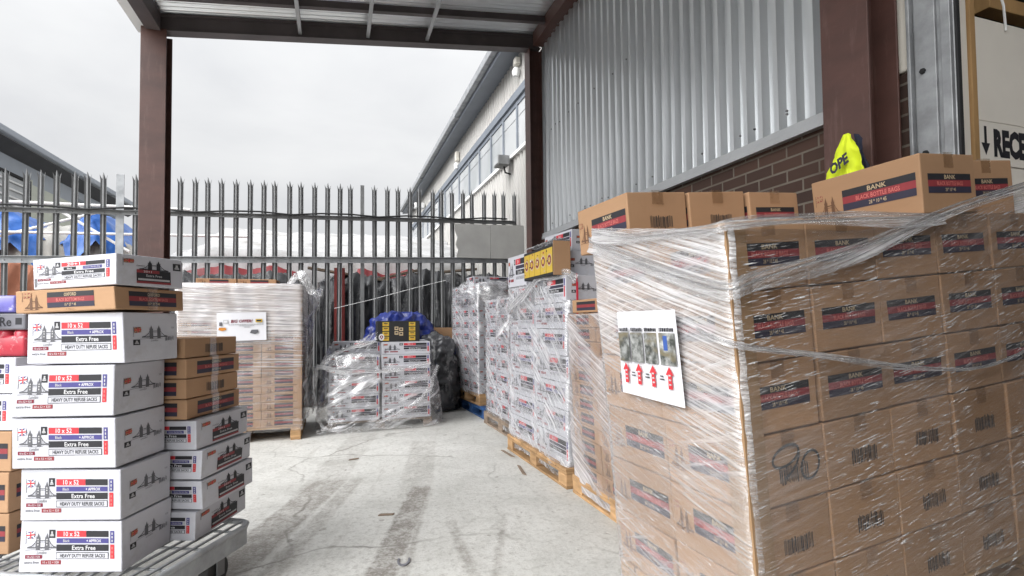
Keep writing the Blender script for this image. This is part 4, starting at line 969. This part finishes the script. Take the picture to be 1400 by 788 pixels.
# ================================================================== TROLLEY AND ITS STACKS (left foreground)
TM = T(-.38, 2.85, .26, -27)
tr = empty('platform_trolley', 'galvanised mesh deck trolley carrying the stacks of boxes at front left', 'trolley', TM @ Matrix.Translation((-.7, -.3, -.26)))
def tb(): return MB()
Mt = Matrix.Translation((.7, .3, .26))
LX, LY = -1.45, -.62
b = tb(); pts = [(LX, LY), (0-.06, LY), (-.02, LY+.02), (0, LY+.06), (0, -.06), (-.02, -.02), (-.06, 0), (LX, 0), (LX, LY)]
b.tube([tuple(Mt @ Vector((x, y, -.014))) for x, y in pts], .014, 8); b.build('deck_frame', M['galv'], tr, True)
b = tb()
for i in range(26): x = LX + .05 + i*.054; b.rbox(x-.006, x+.006, LY+.01, -.01, -.012, -.004, .002, 0, Mt)
for y in (-.5, -.31, -.12): b.rbox(LX+.01, -.012, y-.005, y+.005, -.022, -.0125, .002, 0, Mt)
b.build('deck_mesh', M['galv'], tr)
b = tb(); b.rbox(-.012, -.002, LY+.05, -.04, -.10, -.03, .002, 0, Mt); b.build('side_plate', M['galv'], tr)
b = tb(); b.rbox(LX+.02, -.05, LY+.002, LY+.012, -.075, -.03, .002, 0, Mt); b.build('front_plate', M['galv'], tr)
for x, y in ((-.10, -.14), (-.10, LY+.1), (LX+.1, -.14), (LX+.1, LY+.1)):
    f = tb(); f.rbox(x-.045, x+.045, y-.04, y+.04, -.11, -.1005, .002, 0, Mt); f.rbox(x-.035, x-.028, y-.02, y+.03, -.21, -.111, .002, 0, Mt); f.rbox(x+.028, x+.035, y-.02, y+.03, -.21, -.111, .002, 0, Mt); c = f.build('caster', M['galv_dull'], tr)
    q = tb(); q.tube([tuple(Mt @ Vector((x-.022, y, -.19))), tuple(Mt @ Vector((x+.022, y, -.19)))], .07, 18); q.build('wheel', M['rubber'], c)

W52 = [carton_mesh('refuse_sack_carton', .402, .29, .1975, 'white', {'front': lambda p: white_front(p), 'right': white_side}, warp=20+q, am=.006) for q in range(5)]
W20 = carton_mesh('garden_bag_carton', .425, .30, .125, 'white', {'front': lambda p: white_front(p, '20+1', False), 'right': white20_side}, warp=31)
W20B = [carton_mesh('garden_bag_carton', .36, .405, .130, 'white', {'front': lambda p: white_front(p, '20+1', False), 'right': white20_side}, warp=40+q, am=.006) for q in range(4)]
KF = carton_mesh('flat_bag_carton', .445, .34, .09, 'kraft', {'front': lambda p: kraft_long(p, 'OXFORD', 'BLACK BOTTOM BAGS', True), 'right': lambda p: kraft_end(p, 'OXFORD', 'BLACK BOTTOM BAGS', True)}, warp=51)
KFa = carton_mesh('flat_bag_carton', .36, .40, .089, 'kraft', {'front': lambda p: kraft_end(p, 'OXFORD', 'BLACK BOTTOM BAGS', True), 'right': lambda p: kraft_code(p, 4, True)})
KFb = carton_mesh('flat_bag_carton', .36, .40, .089, 'kraft', {'front': lambda p: kraft_end(p, 'OXFORD', 'BLACK BOTTOM BAGS', True), 'right': lambda p: kraft_end(p, 'OXFORD', 'BLACK BOTTOM BAGS', True)})
def by_fr(x, y, z, w, d, yaw, roll=0.0):
    """placement of a carton from its front right bottom corner"""
    return T(x, y, z, yaw, roll) @ Matrix.Translation((-w/2, d/2, 0))
g1 = 'white cartons on the trolley'
labs = ['white refuse sack carton at the bottom of the front trolley stack', 'white refuse sack carton, second from the bottom of the front trolley stack', 'white refuse sack carton in the middle of the five in the front trolley stack',
        'white refuse sack carton, second below the flat brown one on the trolley', 'white refuse sack carton directly under the flat brown one on the trolley']
for k, (x, y, yaw) in enumerate(((-.774, 2.403, -20.0), (-.775, 2.396, -20.4), (-.797, 2.395, -19.6), (-.796, 2.388, -19.0), (-.766, 2.371, -23.5))):
    carton('refuse_sack_carton', W52[k], by_fr(x, y, .2615 + .199*k, .402, .29, yaw, (-.2, -.5, -.4, -.5, -.4)[k]), labs[k], g1)
carton('flat_bag_carton', KF, by_fr(-.785, 2.342, 1.2625, .445, .34, -27, -1.6), 'flat brown carton lying between white cartons near the top of the trolley stack', 'flat brown cartons on the trolley', tape=tape_mesh(.445, .34, .09, 'x', .05, .09))
carton('garden_bag_carton', W20, by_fr(-.785, 2.340, 1.356, .425, .30, -33, -1.6), 'shallow white 20+1 carton on the very top of the trolley stack', g1)
for k, (dx, dy, yaw) in enumerate(((0, 0, -21), (.022, .0, -22), (.020, 0, -21), (.0, .0, -21.5))):
    carton('garden_bag_carton', W20B[k], by_fr(-.575+dx, 2.640+dy, .2615 + .1305*k, .36, .405, yaw), f'shallow white carton in the rear right trolley stack, {["lowest of four", "second from the deck", "third from the deck", "directly under the flat brown ones"][k]}', g1)
for k in range(4):
    carton('flat_bag_carton', KFa if k in (1, 3) else KFb, by_fr(-.618 + (0, -.004, -.004, -.010)[k], 2.650, .7855 + .0895*k, .36, .40, -22 + (0, .6, -.4, .8)[k]),
           f'flat brown carton on the rear right trolley stack, {["lowest", "second lowest", "second highest", "highest"][k]} of the four', 'flat brown cartons on the trolley', tape=tape_mesh(.36, .40, .089, 'x', .05, .088))
KC = carton_mesh('bottle_bag_carton', .40, .30, .168, 'kraft', {'front': lambda p: kraft_long(p), 'right': lambda p: kraft_end(p)})
WC = carton_mesh('garden_bag_carton', .40, .30, .152, 'white', {'front': lambda p: white_front(p, '20+1', False), 'right': white_side})
for k in range(3):
    carton('bottle_bag_carton', KC, by_fr(-1.279 + (.0, -.004, .003)[k], 2.75, .2615 + .169*k, .40, .30, -22), f'brown striped carton cut by the left picture edge, {["lowest", "middle", "uppermost"][k]} of three on the trolley', 'brown cartons at the left end of the trolley')
for k in range(2):
    carton('garden_bag_carton', WC, by_fr((-1.275, -1.268)[k], 2.75, .769 + .153*k, .40, .30, -22), f'white carton at the left picture edge, {["resting on the brown striped ones", "with the red pack on it"][k]}', g1)
# shrink wrapped packs on top of that stack
mb = MB()
for i in range(3):
    for j in range(3): mb.tube([(.05 + .078*i, .05 + .075*j, z) for z in (0, .006, .10, .112)], [.030, .038, .038, .032], 12)
mb.rbox(.012, .242, .012, .236, .0, .09, .012)
o = mb.build('drink_pack', M['redcan'], None, True); o.matrix_world = by_fr(-1.252, 2.77, 1.0755, 0, 0, -22) @ Matrix.Translation((-.25, 0, 0)); tag(o, 'red shrink wrapped pack of cans on a white carton at far left', 'pack')
mb = MB(); mats = [M['greypack']]; mb.rbox(-.11, .11, 0, .20, 0, .072, .008); p = Print(mb, (-.11, 0, 0), (1,0,0), (0,0,1), (0,-1,0), .22, .072, mats); p.text('Re', .48, .25, .72, .8, 'ink_black', 0, .02); p.rect(.8, .3, .93, .7, 'ink_black')
o = mb.build('grey_packet', mats); o.matrix_world = by_fr(-1.250, 2.775, 1.189, .0, .0, -22) @ Matrix.Translation((-.11, 0, 0)); tag(o, 'small grey packet on the red can pack beside the purple packs', 'packet')
for k in range(2):
    mb = MB(); mb.rbox(-.1, .1, 0, .2, 0, .072, .009); o = mb.build('purple_packet', M['purplepack'], None, True)
    o.matrix_world = by_fr(-1.300 + .004*k, 2.71 + .05*k, 1.1895 + .073*k if k else 1.1895 + .0, .0, .0, -22) @ Matrix.Translation((-.1 - (.0 if k else .13), 0, 0) if k == 0 else (-.1, .02, 0))
    tag(o, ['purple and white packet lying on the red can pack at the left edge', 'purple and white packet on top of the grey packet at the left edge'][k], 'packet', 'purple packets')

# ================================================================== BACK LEFT PALLET OF FLAT CARTONS
PM = T(-1.485, 5.95, 0, 0)
pallet(PM, 1.14, 1.0, M['wood'], 'wooden pallet under the hazily wrapped flat brown cartons at back left')
KB = carton_mesh('flat_bag_carton', .378, .33, .085, 'kraft', {'front': lambda p: kraft_long(p, 'OXFORD', 'BLACK BOTTOM BAGS', True), 'right': lambda p: kraft_end(p, 'OXFORD', 'BLACK BOTTOM BAGS', True)}, lite=True)
cn3 = ['left', 'middle', 'right']
for k in range(17):
    for i in range(3):
        for j in range(3):
            if j and not (i == 2 or k == 16): continue
            row = ('bottom' if k == 0 else ORD[16-k])
            pos = f'{cn3[i]} front column' if j == 0 else (f'{["", "middle", "rear"][j]} row, {cn3[i]} column')
            carton('flat_bag_carton', KB, PM @ T(.003 + .379*(i+.5) + rnd.uniform(-.003, .003), .0 + .332*(j+.5), .1445 + .0856*k, rnd.uniform(-.4, .4)), f'flat brown carton of the BIG OFFER pallet, {row} layer, {pos}', 'flat cartons on the big offer pallet')
for k, (x, lab) in enumerate(((.30, 'loose flat brown carton at the left on top of the BIG OFFER pallet'), (.69, 'loose flat brown carton at the right on top of the BIG OFFER pallet'))):
    carton('flat_bag_carton', KB, PM @ T(x, .38 + .01*k, .1445 + .0856*17 + .001, 1.5 - 3*k), lab, 'loose flat cartons on the big offer pallet')
b = MB(); b.add([(0, 0, 0), (.05, 0, 0), (.05, .004, 0), (.004, .004, 0), (.004, .05, 0), (0, .05, 0)] + [(0, 0, 1.45), (.05, 0, 1.45), (.05, .004, 1.45), (.004, .004, 1.45), (.004, .05, 1.45), (0, .05, 1.45)], [(5,4,3,2,1,0), (6,7,8,9,10,11)] + [(i, (i+1) % 6, 6+(i+1) % 6, 6+i) for i in range(6)])
o = b.build('edge_protector', M['kraft']); o.matrix_world = PM @ T(1.147, -.0065, .146) @ Matrix.Scale(-1, 4, (1, 0, 0)); tag(o, 'cardboard corner strip down the right edge of the BIG OFFER pallet', 'corner strip')
ow = wrap_ring('stretch_wrap', PM, 0, 1.14, 0, 1.0, .10, 1.62, FILM['offer'], 'milky stretch film round the flat brown cartons of the BIG OFFER pallet', .016, .012, 5.0, lap=.10, wob=.02)
def bunch(u, v):
    a = 2*math.pi*u; t = v
    c = Vector((1.02 + .27*t, .06 + .03*math.sin(3*t), 1.63 + .10*math.sin(math.pi*min(1, t*1.3)) - .20*max(0, t-.45)))
    r = .02 + .065*math.sin(math.pi*min(1, t*1.02))**.6
    return c + Vector((math.cos(a)*r*.5, math.sin(a)*r*.9, math.sin(a+.6)*r*.75))
crumple('film_bunch', bunch, 40, 40, FILM['bunch'], None, None, ow, .014, 14, 4)
crumple('film_flap', lambda u, v: (1.155 + .035*math.sin(math.pi*u)*(1.2-v) + .16*math.sin(math.pi*min(1, u*1.15))*(v**3) + .05*u*(1-v), .02 + .80*u, .20 + 1.40*v), 30, 40, FILM['loose'], None, None, ow, .02, 6, 12, uvs=(.8, 1.4))
mb = MB(); mats = [M['sticker']]; W_, H_ = .45, .285
mb.grid(10, 6, lambda u, v: (u*W_, -.006*math.sin(u*4)*v, v*H_), 0)
p = Print(mb, (0, -.006, 0), (1,0,0), (0,0,1), (0,-1,0), W_, H_, mats)
p.text('BIG OFFER!', .28, .25, .72, .36, 'ink_maroon', 1, .03, .2); p.rect(.78, .24, .92, .36, 'ink_yellow', 1); p.rect(.80, .27, .90, .33, 'ink_black', 2)
p.rect(.13, .25, .23, .38, 'ink_fade', 1); p.rect(.15, .28, .21, .35, 'ink_white', 2); p.rect(.05, .33, .11, .46, 'ink_grey', 1); p.poly([(0, .3), (.5, 0), (1, .3), (.9, 1), (.1, 1)], 'ink_orange', 1, (.03, .52, .19, .64)); p.poly([(0, .3), (.2, 1), (.95, 1), (1, .4), (.6, 0)], 'ink_grey', 1, (.66, .62, .84, .78))
for y, x0, x1 in ((.42, .24, .95), (.465, .45, .75), (.51, .55, .67)):
    x = x0
    while x < x1: q = rnd.uniform(.02, .05); p.rect(x, y, min(x+q, x1), y+.017, 'ink_grey', 1); x += q + .012
o = mb.build('offer_sheet', mats); o.matrix_world = PM @ T(.362, -.034, 1.035, 0, -1.0); tag(o, 'white BIG OFFER sheet stuck on the wrapped pallet at back left', 'notice')

# ================================================================== CENTRE PALLET WITH LOOSE FILM
CM = T(-.10, 6.28, 0, -1.5)
pallet(CM, 1.18, 1.0, M['woodgrey'], 'low weathered pallet under the white cartons by the middle of the fence', .092)
WL = carton_mesh('refuse_sack_carton', .56, .34, .148, 'white', {'front': white_lite, 'right': white20_side})
GC = 'white cartons on the middle pallet'
for i, n in ((0, 5), (1, 6)):
    for k in range(n):
        carton('refuse_sack_carton', WL, CM @ T(.30 + .585*i + rnd.uniform(-.006, .006), .175 + rnd.uniform(-.006, .006), .093 + .1485*k, rnd.uniform(-.8, .8)),
               f'white carton of the loosely wrapped middle pallet, {["left", "right"][i]} column, {"bottom" if k == 0 else ORD[n-1-k]} layer', GC)
for i in range(2):
    for k in range(6):
        carton('refuse_sack_carton', WL, CM @ T(.33 + .57*i, .53, .093 + .1485*k, rnd.uniform(-.8, .8)), f'white carton in the back row of the middle pallet, {["left", "right"][i]} column, {"bottom" if k == 0 else ORD[5-k]} layer', GC)
mb = MB(); mats = [M['black']]; mb.rbox(-.245, .245, 0, .30, 0, .24, .006)
p = Print(mb, (-.245, 0, 0), (1,0,0), (0,0,1), (0,-1,0), .49, .24, mats)
for x0 in (.12, .74):
    for i in range(4):
        p.rect(x0, .06+.235*i, x0+.15, .06+.235*i+.19, 'ink_yellow'); p.rect(x0+.03, .10+.235*i, x0+.12, .14+.235*i, 'ink_black', 1); p.rect(x0+.05, .17+.235*i, x0+.10, .215+.235*i, 'ink_orange', 1)
for x, y in ((.40, .28), (.40, .50), (.51, .33), (.51, .55)): p.rect(x, y, x+.09, y+.17, 'ink_gold'); p.rect(x+.02, y+.04, x+.07, y+.11, 'ink_black', 1)
p.poly([(.5+.5*math.cos(a*.3927), .5+.5*math.sin(a*.3927)) for a in range(16)], 'ink_white', 2, (.03, .62, .16, .95)); p.poly([(.5+.4*math.cos(a*.3927), .5+.4*math.sin(a*.3927)) for a in range(16)], 'ink_maroon', 3, (.045, .66, .145, .91)); p.poly([(.2, .1), (.5, .45), (.8, .1), (.95, .25), (.6, .55), (.6, .95), (.4, .95), (.4, .55), (.05, .25)], 'ink_white', 4, (.06, .7, .13, .88))
o = mb.build('black_yellow_carton', mats); o.matrix_world = CM @ T(.80, .03, .093 + .1485*6 + .002, 1.5); tag(o, 'black and yellow printed carton on top of the middle pallet', 'cardboard box')
# slack film hanging round it down to the ground
def slack(u, v):
    a = 2*math.pi*u - math.pi*.75
    cx, cy, sx, sy = .60, .36, .64, .46
    ex = 4.5; c, s_ = math.cos(a), math.sin(a)
    r = (abs(c)**ex + abs(s_)**ex)**(-1/ex)
    prof = 1.0 + .10*(1-v)**2 + .05*math.sin(v*math.pi) - .05*v
    x, y = cx + c*r*sx*prof, cy + s_*r*sy*prof
    top = .70 + .12*max(0, s_) + .05*math.sin(a*3+1) + (.10 if c < 0 else .02)
    z = .015 + top*v
    return (x, y, z)
sw = crumple('slack_film', slack, 150, 46, FILM['loose'], 'loose clear film sagging round the white cartons of the middle pallet to the ground', 'plastic wrap', None, .022, 5.5, 3, uvs=(4, 1)); sw.matrix_world = CM
film_band([(-.10, -.10, .74), (.05, -.13, .70), (.3, -.14, .66), (.6, -.14, .66), (.9, -.14, .68), (1.15, -.13, .74)], .016, FILM['band'], sw, 3, 44, .8)
film_band([(1.24, -.08, .70), (1.10, -.15, .40), (.85, -.17, .20), (.5, -.19, .06), (.15, -.19, .035), (-.1, -.17, .03)], .030, FILM['loose'], sw, 5, 50, .5)
film_band([(-.06, -.09, .72), (.1, -.06, .86), (.3, -.03, .94), (.52, -.02, .99)], .012, FILM['band'], sw, 8, 30, .8)
film_band([(-.10, -.15, .72), (-.12, -.16, .45), (-.08, -.18, .2), (0, -.20, .04)], .022, FILM['loose'], sw, 9, 30, .8)
def sheet(u, v):
    return (-.08 + .62*u + .05*v, -.10 + .12*v + .10*u, .70 + .30*u*v + .12*v)
crumple('film_flap', sheet, 40, 24, FILM['loose'], None, None, sw, .02, 7, 7, uvs=(1, .5))
# tarpaulin and sacks behind
def lump(name, x, y, sx, sy, sz, mat, lab, cat, amp, fr, seed, z0=0.0, pw=.75):
    def fn(u, v):
        a = 2*math.pi*u; t = v*math.pi/2
        r = math.cos(t)**pw
        return (x + sx*math.cos(a)*r*(1+.12*math.sin(2*a+seed)), y + sy*math.sin(a)*r*(1+.1*math.cos(3*a+seed)), z0 + .02 + sz*math.sin(t)**.9)
    return crumple(name, fn, 80, 40, mat, lab, cat, None, amp, fr, seed)
lump('blue_tarpaulin', .86, 7.52, .60, .17, 1.27, M['royal'], 'royal blue crumpled plastic sheet draped behind the black and yellow carton', 'tarpaulin', .06, 6.5, 5, 0.0, .45)
lump('black_sack', 1.34, 7.32, .22, .25, .98, M['blackbag'], 'bulging shiny black plastic sack right of the loosely wrapped middle pallet', 'sack', .065, 6, 9, 0.0, .55)
lump('black_sack', 1.55, 7.72, .25, .16, .48, M['blackbag'], 'low crumpled black sack on the ground beside the blue painted pallet', 'sack', .07, 6, 12, 0.0, .5)
lump('blue_sack', 1.555, 7.42, .07, .09, .42, M['royal'], 'narrow royal blue sack tucked between black sack and far white stack', 'sack', .025, 8, 14, .42)
b = MB(); b.rbox(0, .36, 0, .012, 0, 1.12, .002); o = b.build('cardboard_sheet', M['kraft']); o.matrix_world = T(1.38, 7.82, .01, 0, 1, -3); tag(o, 'brown cardboard sheet leaning behind the black sacks against the fence', 'cardboard sheet')

# ================================================================== RIGHT ROW
def stack(M_, nx, ny, n, w_, d_, h_, z0, mesh, mesh2, desc, group, skip=None, jit=.005):
    for k in range(n):
        for i in range(nx):
            for j in range(ny):
                if i > 0 and j > 0 and k < n-1: continue
                if skip and skip(i, j, k): continue
                row = 'bottom' if k == 0 else ORD[n-1-k]
                pos = ('near corner' if j == 0 else ['', 'second from front', 'third from front', 'back corner'][j] if j < 4 else 'back corner') if i == 0 else (f'{["", "second", "third", "fourth"][i]} across the front' if j == 0 else f'inner {["", "second", "third"][i]} across, {["", "second", "third"][j]} deep')
                carton('refuse_sack_carton', mesh if (k+j) % 3 else mesh2, M_ @ T((i+.5)*w_ + rnd.uniform(-jit, jit), (j+.5)*d_ + rnd.uniform(-jit, jit), z0 + k*(h_+.0007), rnd.uniform(-.8, .8)),
                       f'white carton of {desc}, {row} layer, {pos}', group)
# near white stack
NM = T(1.60, 3.52, 0, 1.0)
pallet(T(1.56, 3.48, 0, 1.0), .92, 1.30, M['wood'], 'wooden pallet under the nearest stack of big white cartons at right')
WN1 = carton_mesh('refuse_sack_carton', .30, .63, .199, 'white', {'left': lambda p: white_front(p), 'front': white_side})
WN2 = carton_mesh('refuse_sack_carton', .30, .63, .199, 'white', {'left': white_lite, 'front': white_side})
stack(NM, 3, 2, 7, .301, .632, .199, .1445, WN1, WN2, 'the nearest white stack', 'white cartons of the nearest white stack', skip=lambda i, j, k: (k == 6 and j == 1 and i == 0))
wrap_ring('stretch_wrap', NM, 0, .905, 0, 1.265, .05, 1.535, FILM['white'], 'wrinkled clear film round the nearest stack of big white cartons', .012, .014, 9.0, lap=.03, wob=.03, zt=lambda x, y: 1.36 + .16*max(0, min(1, (y-.05)*2)))
def shawl(u, v):
    return (-.02 - .05*v*(1-v) + .02*u, 1.27 - 1.2*u, 1.36 + .19*u**.6 + (.10*u+.02)*(1-v) - .22*v*(1-.5*u))
nw = crumple('film_drape', shawl, 60, 24, FILM['loose'], 'film drawn back in a loose swag below the yellow printed box', 'plastic wrap', None, .02, 7, 6, uvs=(1.5, .4)); nw.matrix_world = NM
film_band([(-.05, 1.22, 1.30), (-.07, .8, 1.42), (-.06, .4, 1.54), (-.02, .05, 1.55), (.06, -.03, 1.50)], .024, FILM['band'], nw, 3, 44, .7)
b = MB(); b.box(-.004, .004, -.004, -.001, 0, 1.30); b.box(-.008, .008, -.0075, -.0045, .25, 1.24)
o = b.build('red_strap', M['redstrap']); o.matrix_world = NM @ T(.075, -.016, .25); tag(o, 'thin red strap hanging down the front of the nearest white stack', 'strap')
# things on top of it
mb = MB(); mats = [M['black']]; L_, H_, W_ = .66, .235, .13
mb.rbox(0, W_, .004, L_, 0, H_, .006)
p = Print(mb, (0, L_, 0), (0,-1,0), (0,0,1), (-1,0,0), L_, H_, mats)
r_ = random.Random(4)
for i in range(5):
    x0 = .02 + .192*i
    p.rect(x0, .10, x0+.185, .90, 'ink_yellow', 0)
    p.poly([(.5+.5*math.cos(a*.5236), .5+.5*math.sin(a*.5236)) for a in range(12)], 'ink_gold', 1, (x0+.02, .28, x0+.165, .70)); p.poly([(.5+.5*math.cos(a*.5236), .5+.5*math.sin(a*.5236)) for a in range(12)], 'ink_maroon', 2, (x0+.035, .33, x0+.15, .65)); p.poly([(.5+.5*math.cos(a*.5236), .5+.5*math.sin(a*.5236)) for a in range(12)], 'ink_yellow', 3, (x0+.06, .40, x0+.125, .58))
    for q in range(5): a, c = r_.uniform(0, .13), r_.uniform(.12, .82); p.rect(x0+a, c, x0+a+r_.uniform(.02, .05), c+r_.uniform(.02, .06), r_.choice(('ink_gold', 'ink_black', 'ink_brickred', 'ink_orange', 'ink_white')), 4)
yb = mb.build('packet_tray', mats); yb.matrix_world = NM @ T(-.075, .06, 1.545, -1.5); tag(yb, 'tray of yellow printed packets with a brown end on the nearest white stack', 'cardboard box')
b = MB(); b.rbox(-.002, W_+.006, -.004, .003, -.0, H_+.02, .0015); b.build('end_panel', M['kraft'], yb)
crumple('torn_film', lambda u, v: (-.012 + (W_+.024)*u, .02 + (L_-.04)*v, H_ + .012 + .02*math.sin(u*math.pi)), 16, 40, FILM['bunch'], None, None, yb, .014, 14, 3)
carton('refuse_sack_carton', WN1, NM @ T(.20, .45, 1.546, 0), 'white carton standing just behind the brown end of the yellow tray', 'loose white cartons on the nearest white stack')
WT = carton_mesh('refuse_sack_carton', .26, .46, .17, 'white', {'left': lambda p: white_lite(p), 'front': white_side})
carton('refuse_sack_carton', WT, NM @ T(.24, .40, 1.746, 4), 'topmost white carton of the right row, under the cladding', 'loose white cartons on the nearest white stack')
carton('refuse_sack_carton', WT, NM @ T(.135, .98, 1.347, 2), 'loose white carton half hidden by the film swag at the back of the white stack', 'loose white cartons on the nearest white stack')
WU = carton_mesh('refuse_sack_carton', .26, .42, .285, 'white', {'left': lambda p: white_lite(p), 'front': lambda p: None})
carton('refuse_sack_carton', WU, NM @ T(.115, 1.03, 1.522, 3), 'tall white carton left of the yellow tray at the back of the nearest white stack', 'loose white cartons on the nearest white stack')
# second white stack
SM = T(1.74, 4.93, 0, 1.0)
pallet(T(1.70, 4.88, 0, 1.0), .86, 1.25, M['woodgrey'], 'weathered pallet under the second white stack, its boards flush with the floor edge')
WS1 = carton_mesh('refuse_sack_carton', .28, .40, .164, 'white', {'left': lambda p: white_lite(p), 'front': white20_side}, lite=True)
WS2 = carton_mesh('refuse_sack_carton', .28, .40, .164, 'white', {'left': lambda p: white_front(p, '20+1', False), 'front': white20_side}, lite=True)
stack(SM, 3, 3, 8, .281, .402, .164, .1445, WS1, WS2, 'the second white stack', 'white cartons of the second white stack')
s2 = wrap_ring('stretch_wrap', SM, 0, .845, 0, 1.21, .05, 1.46, FILM['white'], 'wrinkled clear film round the second stack of white cartons', .012, .014, 15.0, lap=.06, wob=.04)
crumple('film_tail', lambda u, v: (-.03 - .10*math.sin(math.pi*u)*v - .02*v, -.02 + .75*u - .25*v*u, 1.47 - .55*v*(.6+.4*u)), 30, 30, FILM['loose'], None, None, s2, .03, 6, 4, uvs=(.8, .6))
# far white stack on two pallets
FM = T(1.72, 6.52, 0, 6.0)
pallet(T(1.73, 6.25, 0, 2.0), .62, 1.25, M['woodblue'], 'blue painted pallet, lower of the two under the far white stack')
pallet(T(1.72, 6.46, .1445, 5.0), .60, 1.10, M['wood'], 'plain wooden pallet on top of the blue painted one')
WF1 = carton_mesh('refuse_sack_carton', .29, .34, .155, 'white', {'left': white_lite, 'front': white20_side}, lite=True)
stack(FM, 2, 3, 9, .291, .342, .155, .289, WF1, WF1, 'the far white stack', 'white cartons of the far white stack')
f2 = wrap_ring('stretch_wrap', FM, 0, .585, 0, 1.03, .27, 1.66, FILM['white'], 'clear film with a bulging top round the far white stack by the canopy column', .014, .016, 23.0, lap=.02, wob=.03, zt=lambda x, y: 1.70)
crumple('film_bulge', lambda u, v: (.29 + (.31 + .07*math.sin(math.pi*v))*math.cos(2*math.pi*u)*(1 if abs(math.cos(2*math.pi*u)) > .7 else 1.15), .40 + (.42 + .10*math.sin(math.pi*v))*math.sin(2*math.pi*u), 1.42 + .30*v), 70, 20, FILM['bunch'], None, None, f2, .025, 7, 8, uvs=(3, .5))
WF2 = carton_mesh('refuse_sack_carton', .50, .34, .11, 'white', {'front': white_lite, 'left': white_lite})
carton('refuse_sack_carton', WF2, FM @ T(.26, .30, .289 + 9*.1557 + .003, -3), 'shallow white carton lying on top of the far white stack', 'loose white cartons on the far white stack')
# brown wrapped stack between the white one and the tall one
RM = Matrix.Translation((1.60, 2.22, 0)) @ Matrix.Rotation(RAD(-2.2), 4, 'Y')
pallet(RM @ T(-.02, -.02, 0), .84, 1.22, M['wood'], 'wooden pallet under the narrow wrapped stack behind the tall brown pallet', .13)
KR1 = carton_mesh('flat_bag_carton', .40, .39, .093, 'kraft', {'left': lambda p: kraft_long(p, 'OXFORD', 'BLACK BOTTOM BAGS', True), 'back': lambda p: kraft_end(p, 'OXFORD', 'BLACK BOTTOM BAGS', True)}, lite=True)
KR2 = carton_mesh('flat_bag_carton', .40, .39, .093, 'white', {'left': white_lite, 'back': white_lite}, lite=True)
for k in range(12):
    for j in range(3):
        for i in range(2):
            if i and k < 11: continue
            w_ = False
            carton('flat_bag_carton', KR2 if w_ else KR1, RM @ T(.203 + .401*i + rnd.uniform(-.004, .004), .197 + .394*j, .1305 + .0936*k, rnd.uniform(-.6, .6)),
                   f'{"flat white" if w_ else "flat brown"} carton, narrow wrapped stack, {"bottom" if k == 0 else ORD[11-k]} layer, {["near", "middle", "far"][j]}{"" if i == 0 else " inner"} column', 'flat cartons of the narrow wrapped stack')
carton('flat_bag_carton', KR1, RM @ T(.24, 1.0, .1305 + .0936*12 + .002, 90), 'loose flat brown carton on top of the narrow wrapped stack', 'loose flat cartons on the narrow wrapped stack')
wrap_ring('stretch_wrap', RM, 0, .803, 0, 1.18, .04, 1.245, FILM['offer2'], 'hazy stretch film round the narrow stack between white cartons and tall pallet', .014, .012, 33.0, lap=.03, wob=.02)

# ================================================================== SMALL LITTER ON THE FLOOR
r_ = random.Random(21)
for i, (x, y, lab) in enumerate(((.15, 4.9, 'small brown scrap on the bare floor between the pallets'), (.30, 3.42, 'dark flat scrap lying on the floor left of the tyre strip'), (1.42, 4.05, 'thin splinter of timber on the floor beside the near white pallet'), (1.48, 4.6, 'pale splinter of broken board by the pallet edge at right'))):
    b = MB(); L = .05 if i < 2 else .15
    b.prism([(-L, -.012), (L*.8, -.016), (L, .006), (-L*.7, .014)], 0, .006)
    o = b.build('litter_scrap' if i < 2 else 'timber_splinter', M['woodgrey']); o.matrix_world = T(x, y, .002, (20, -10, 82, 95)[i]); tag(o, lab, 'litter')

b = MB(); n = 18
for i in range(n):
    a0, a1 = math.pi*(-.15 + 1.3*i/n) + math.pi, math.pi*(-.15 + 1.3*(i+1)/n) + math.pi
    b.add([(.040*math.cos(a)*k*.8, .062*math.sin(a)*k, 0) for a in (a0, a1) for k in (1, .68)] + [(.040*math.cos(a)*k*.8, .062*math.sin(a)*k, .002) for a in (a0, a1) for k in (1, .68)], [(0,1,3,2), (4,6,7,5), (0,2,6,4), (1,5,7,3)])
o = b.build('rubber_ring', M['greypack']); o.matrix_world = T(.325, 2.735, .004, -12); tag(o, 'flattened dark horseshoe of rubber lying on the floor beside the tyre strip', 'litter')
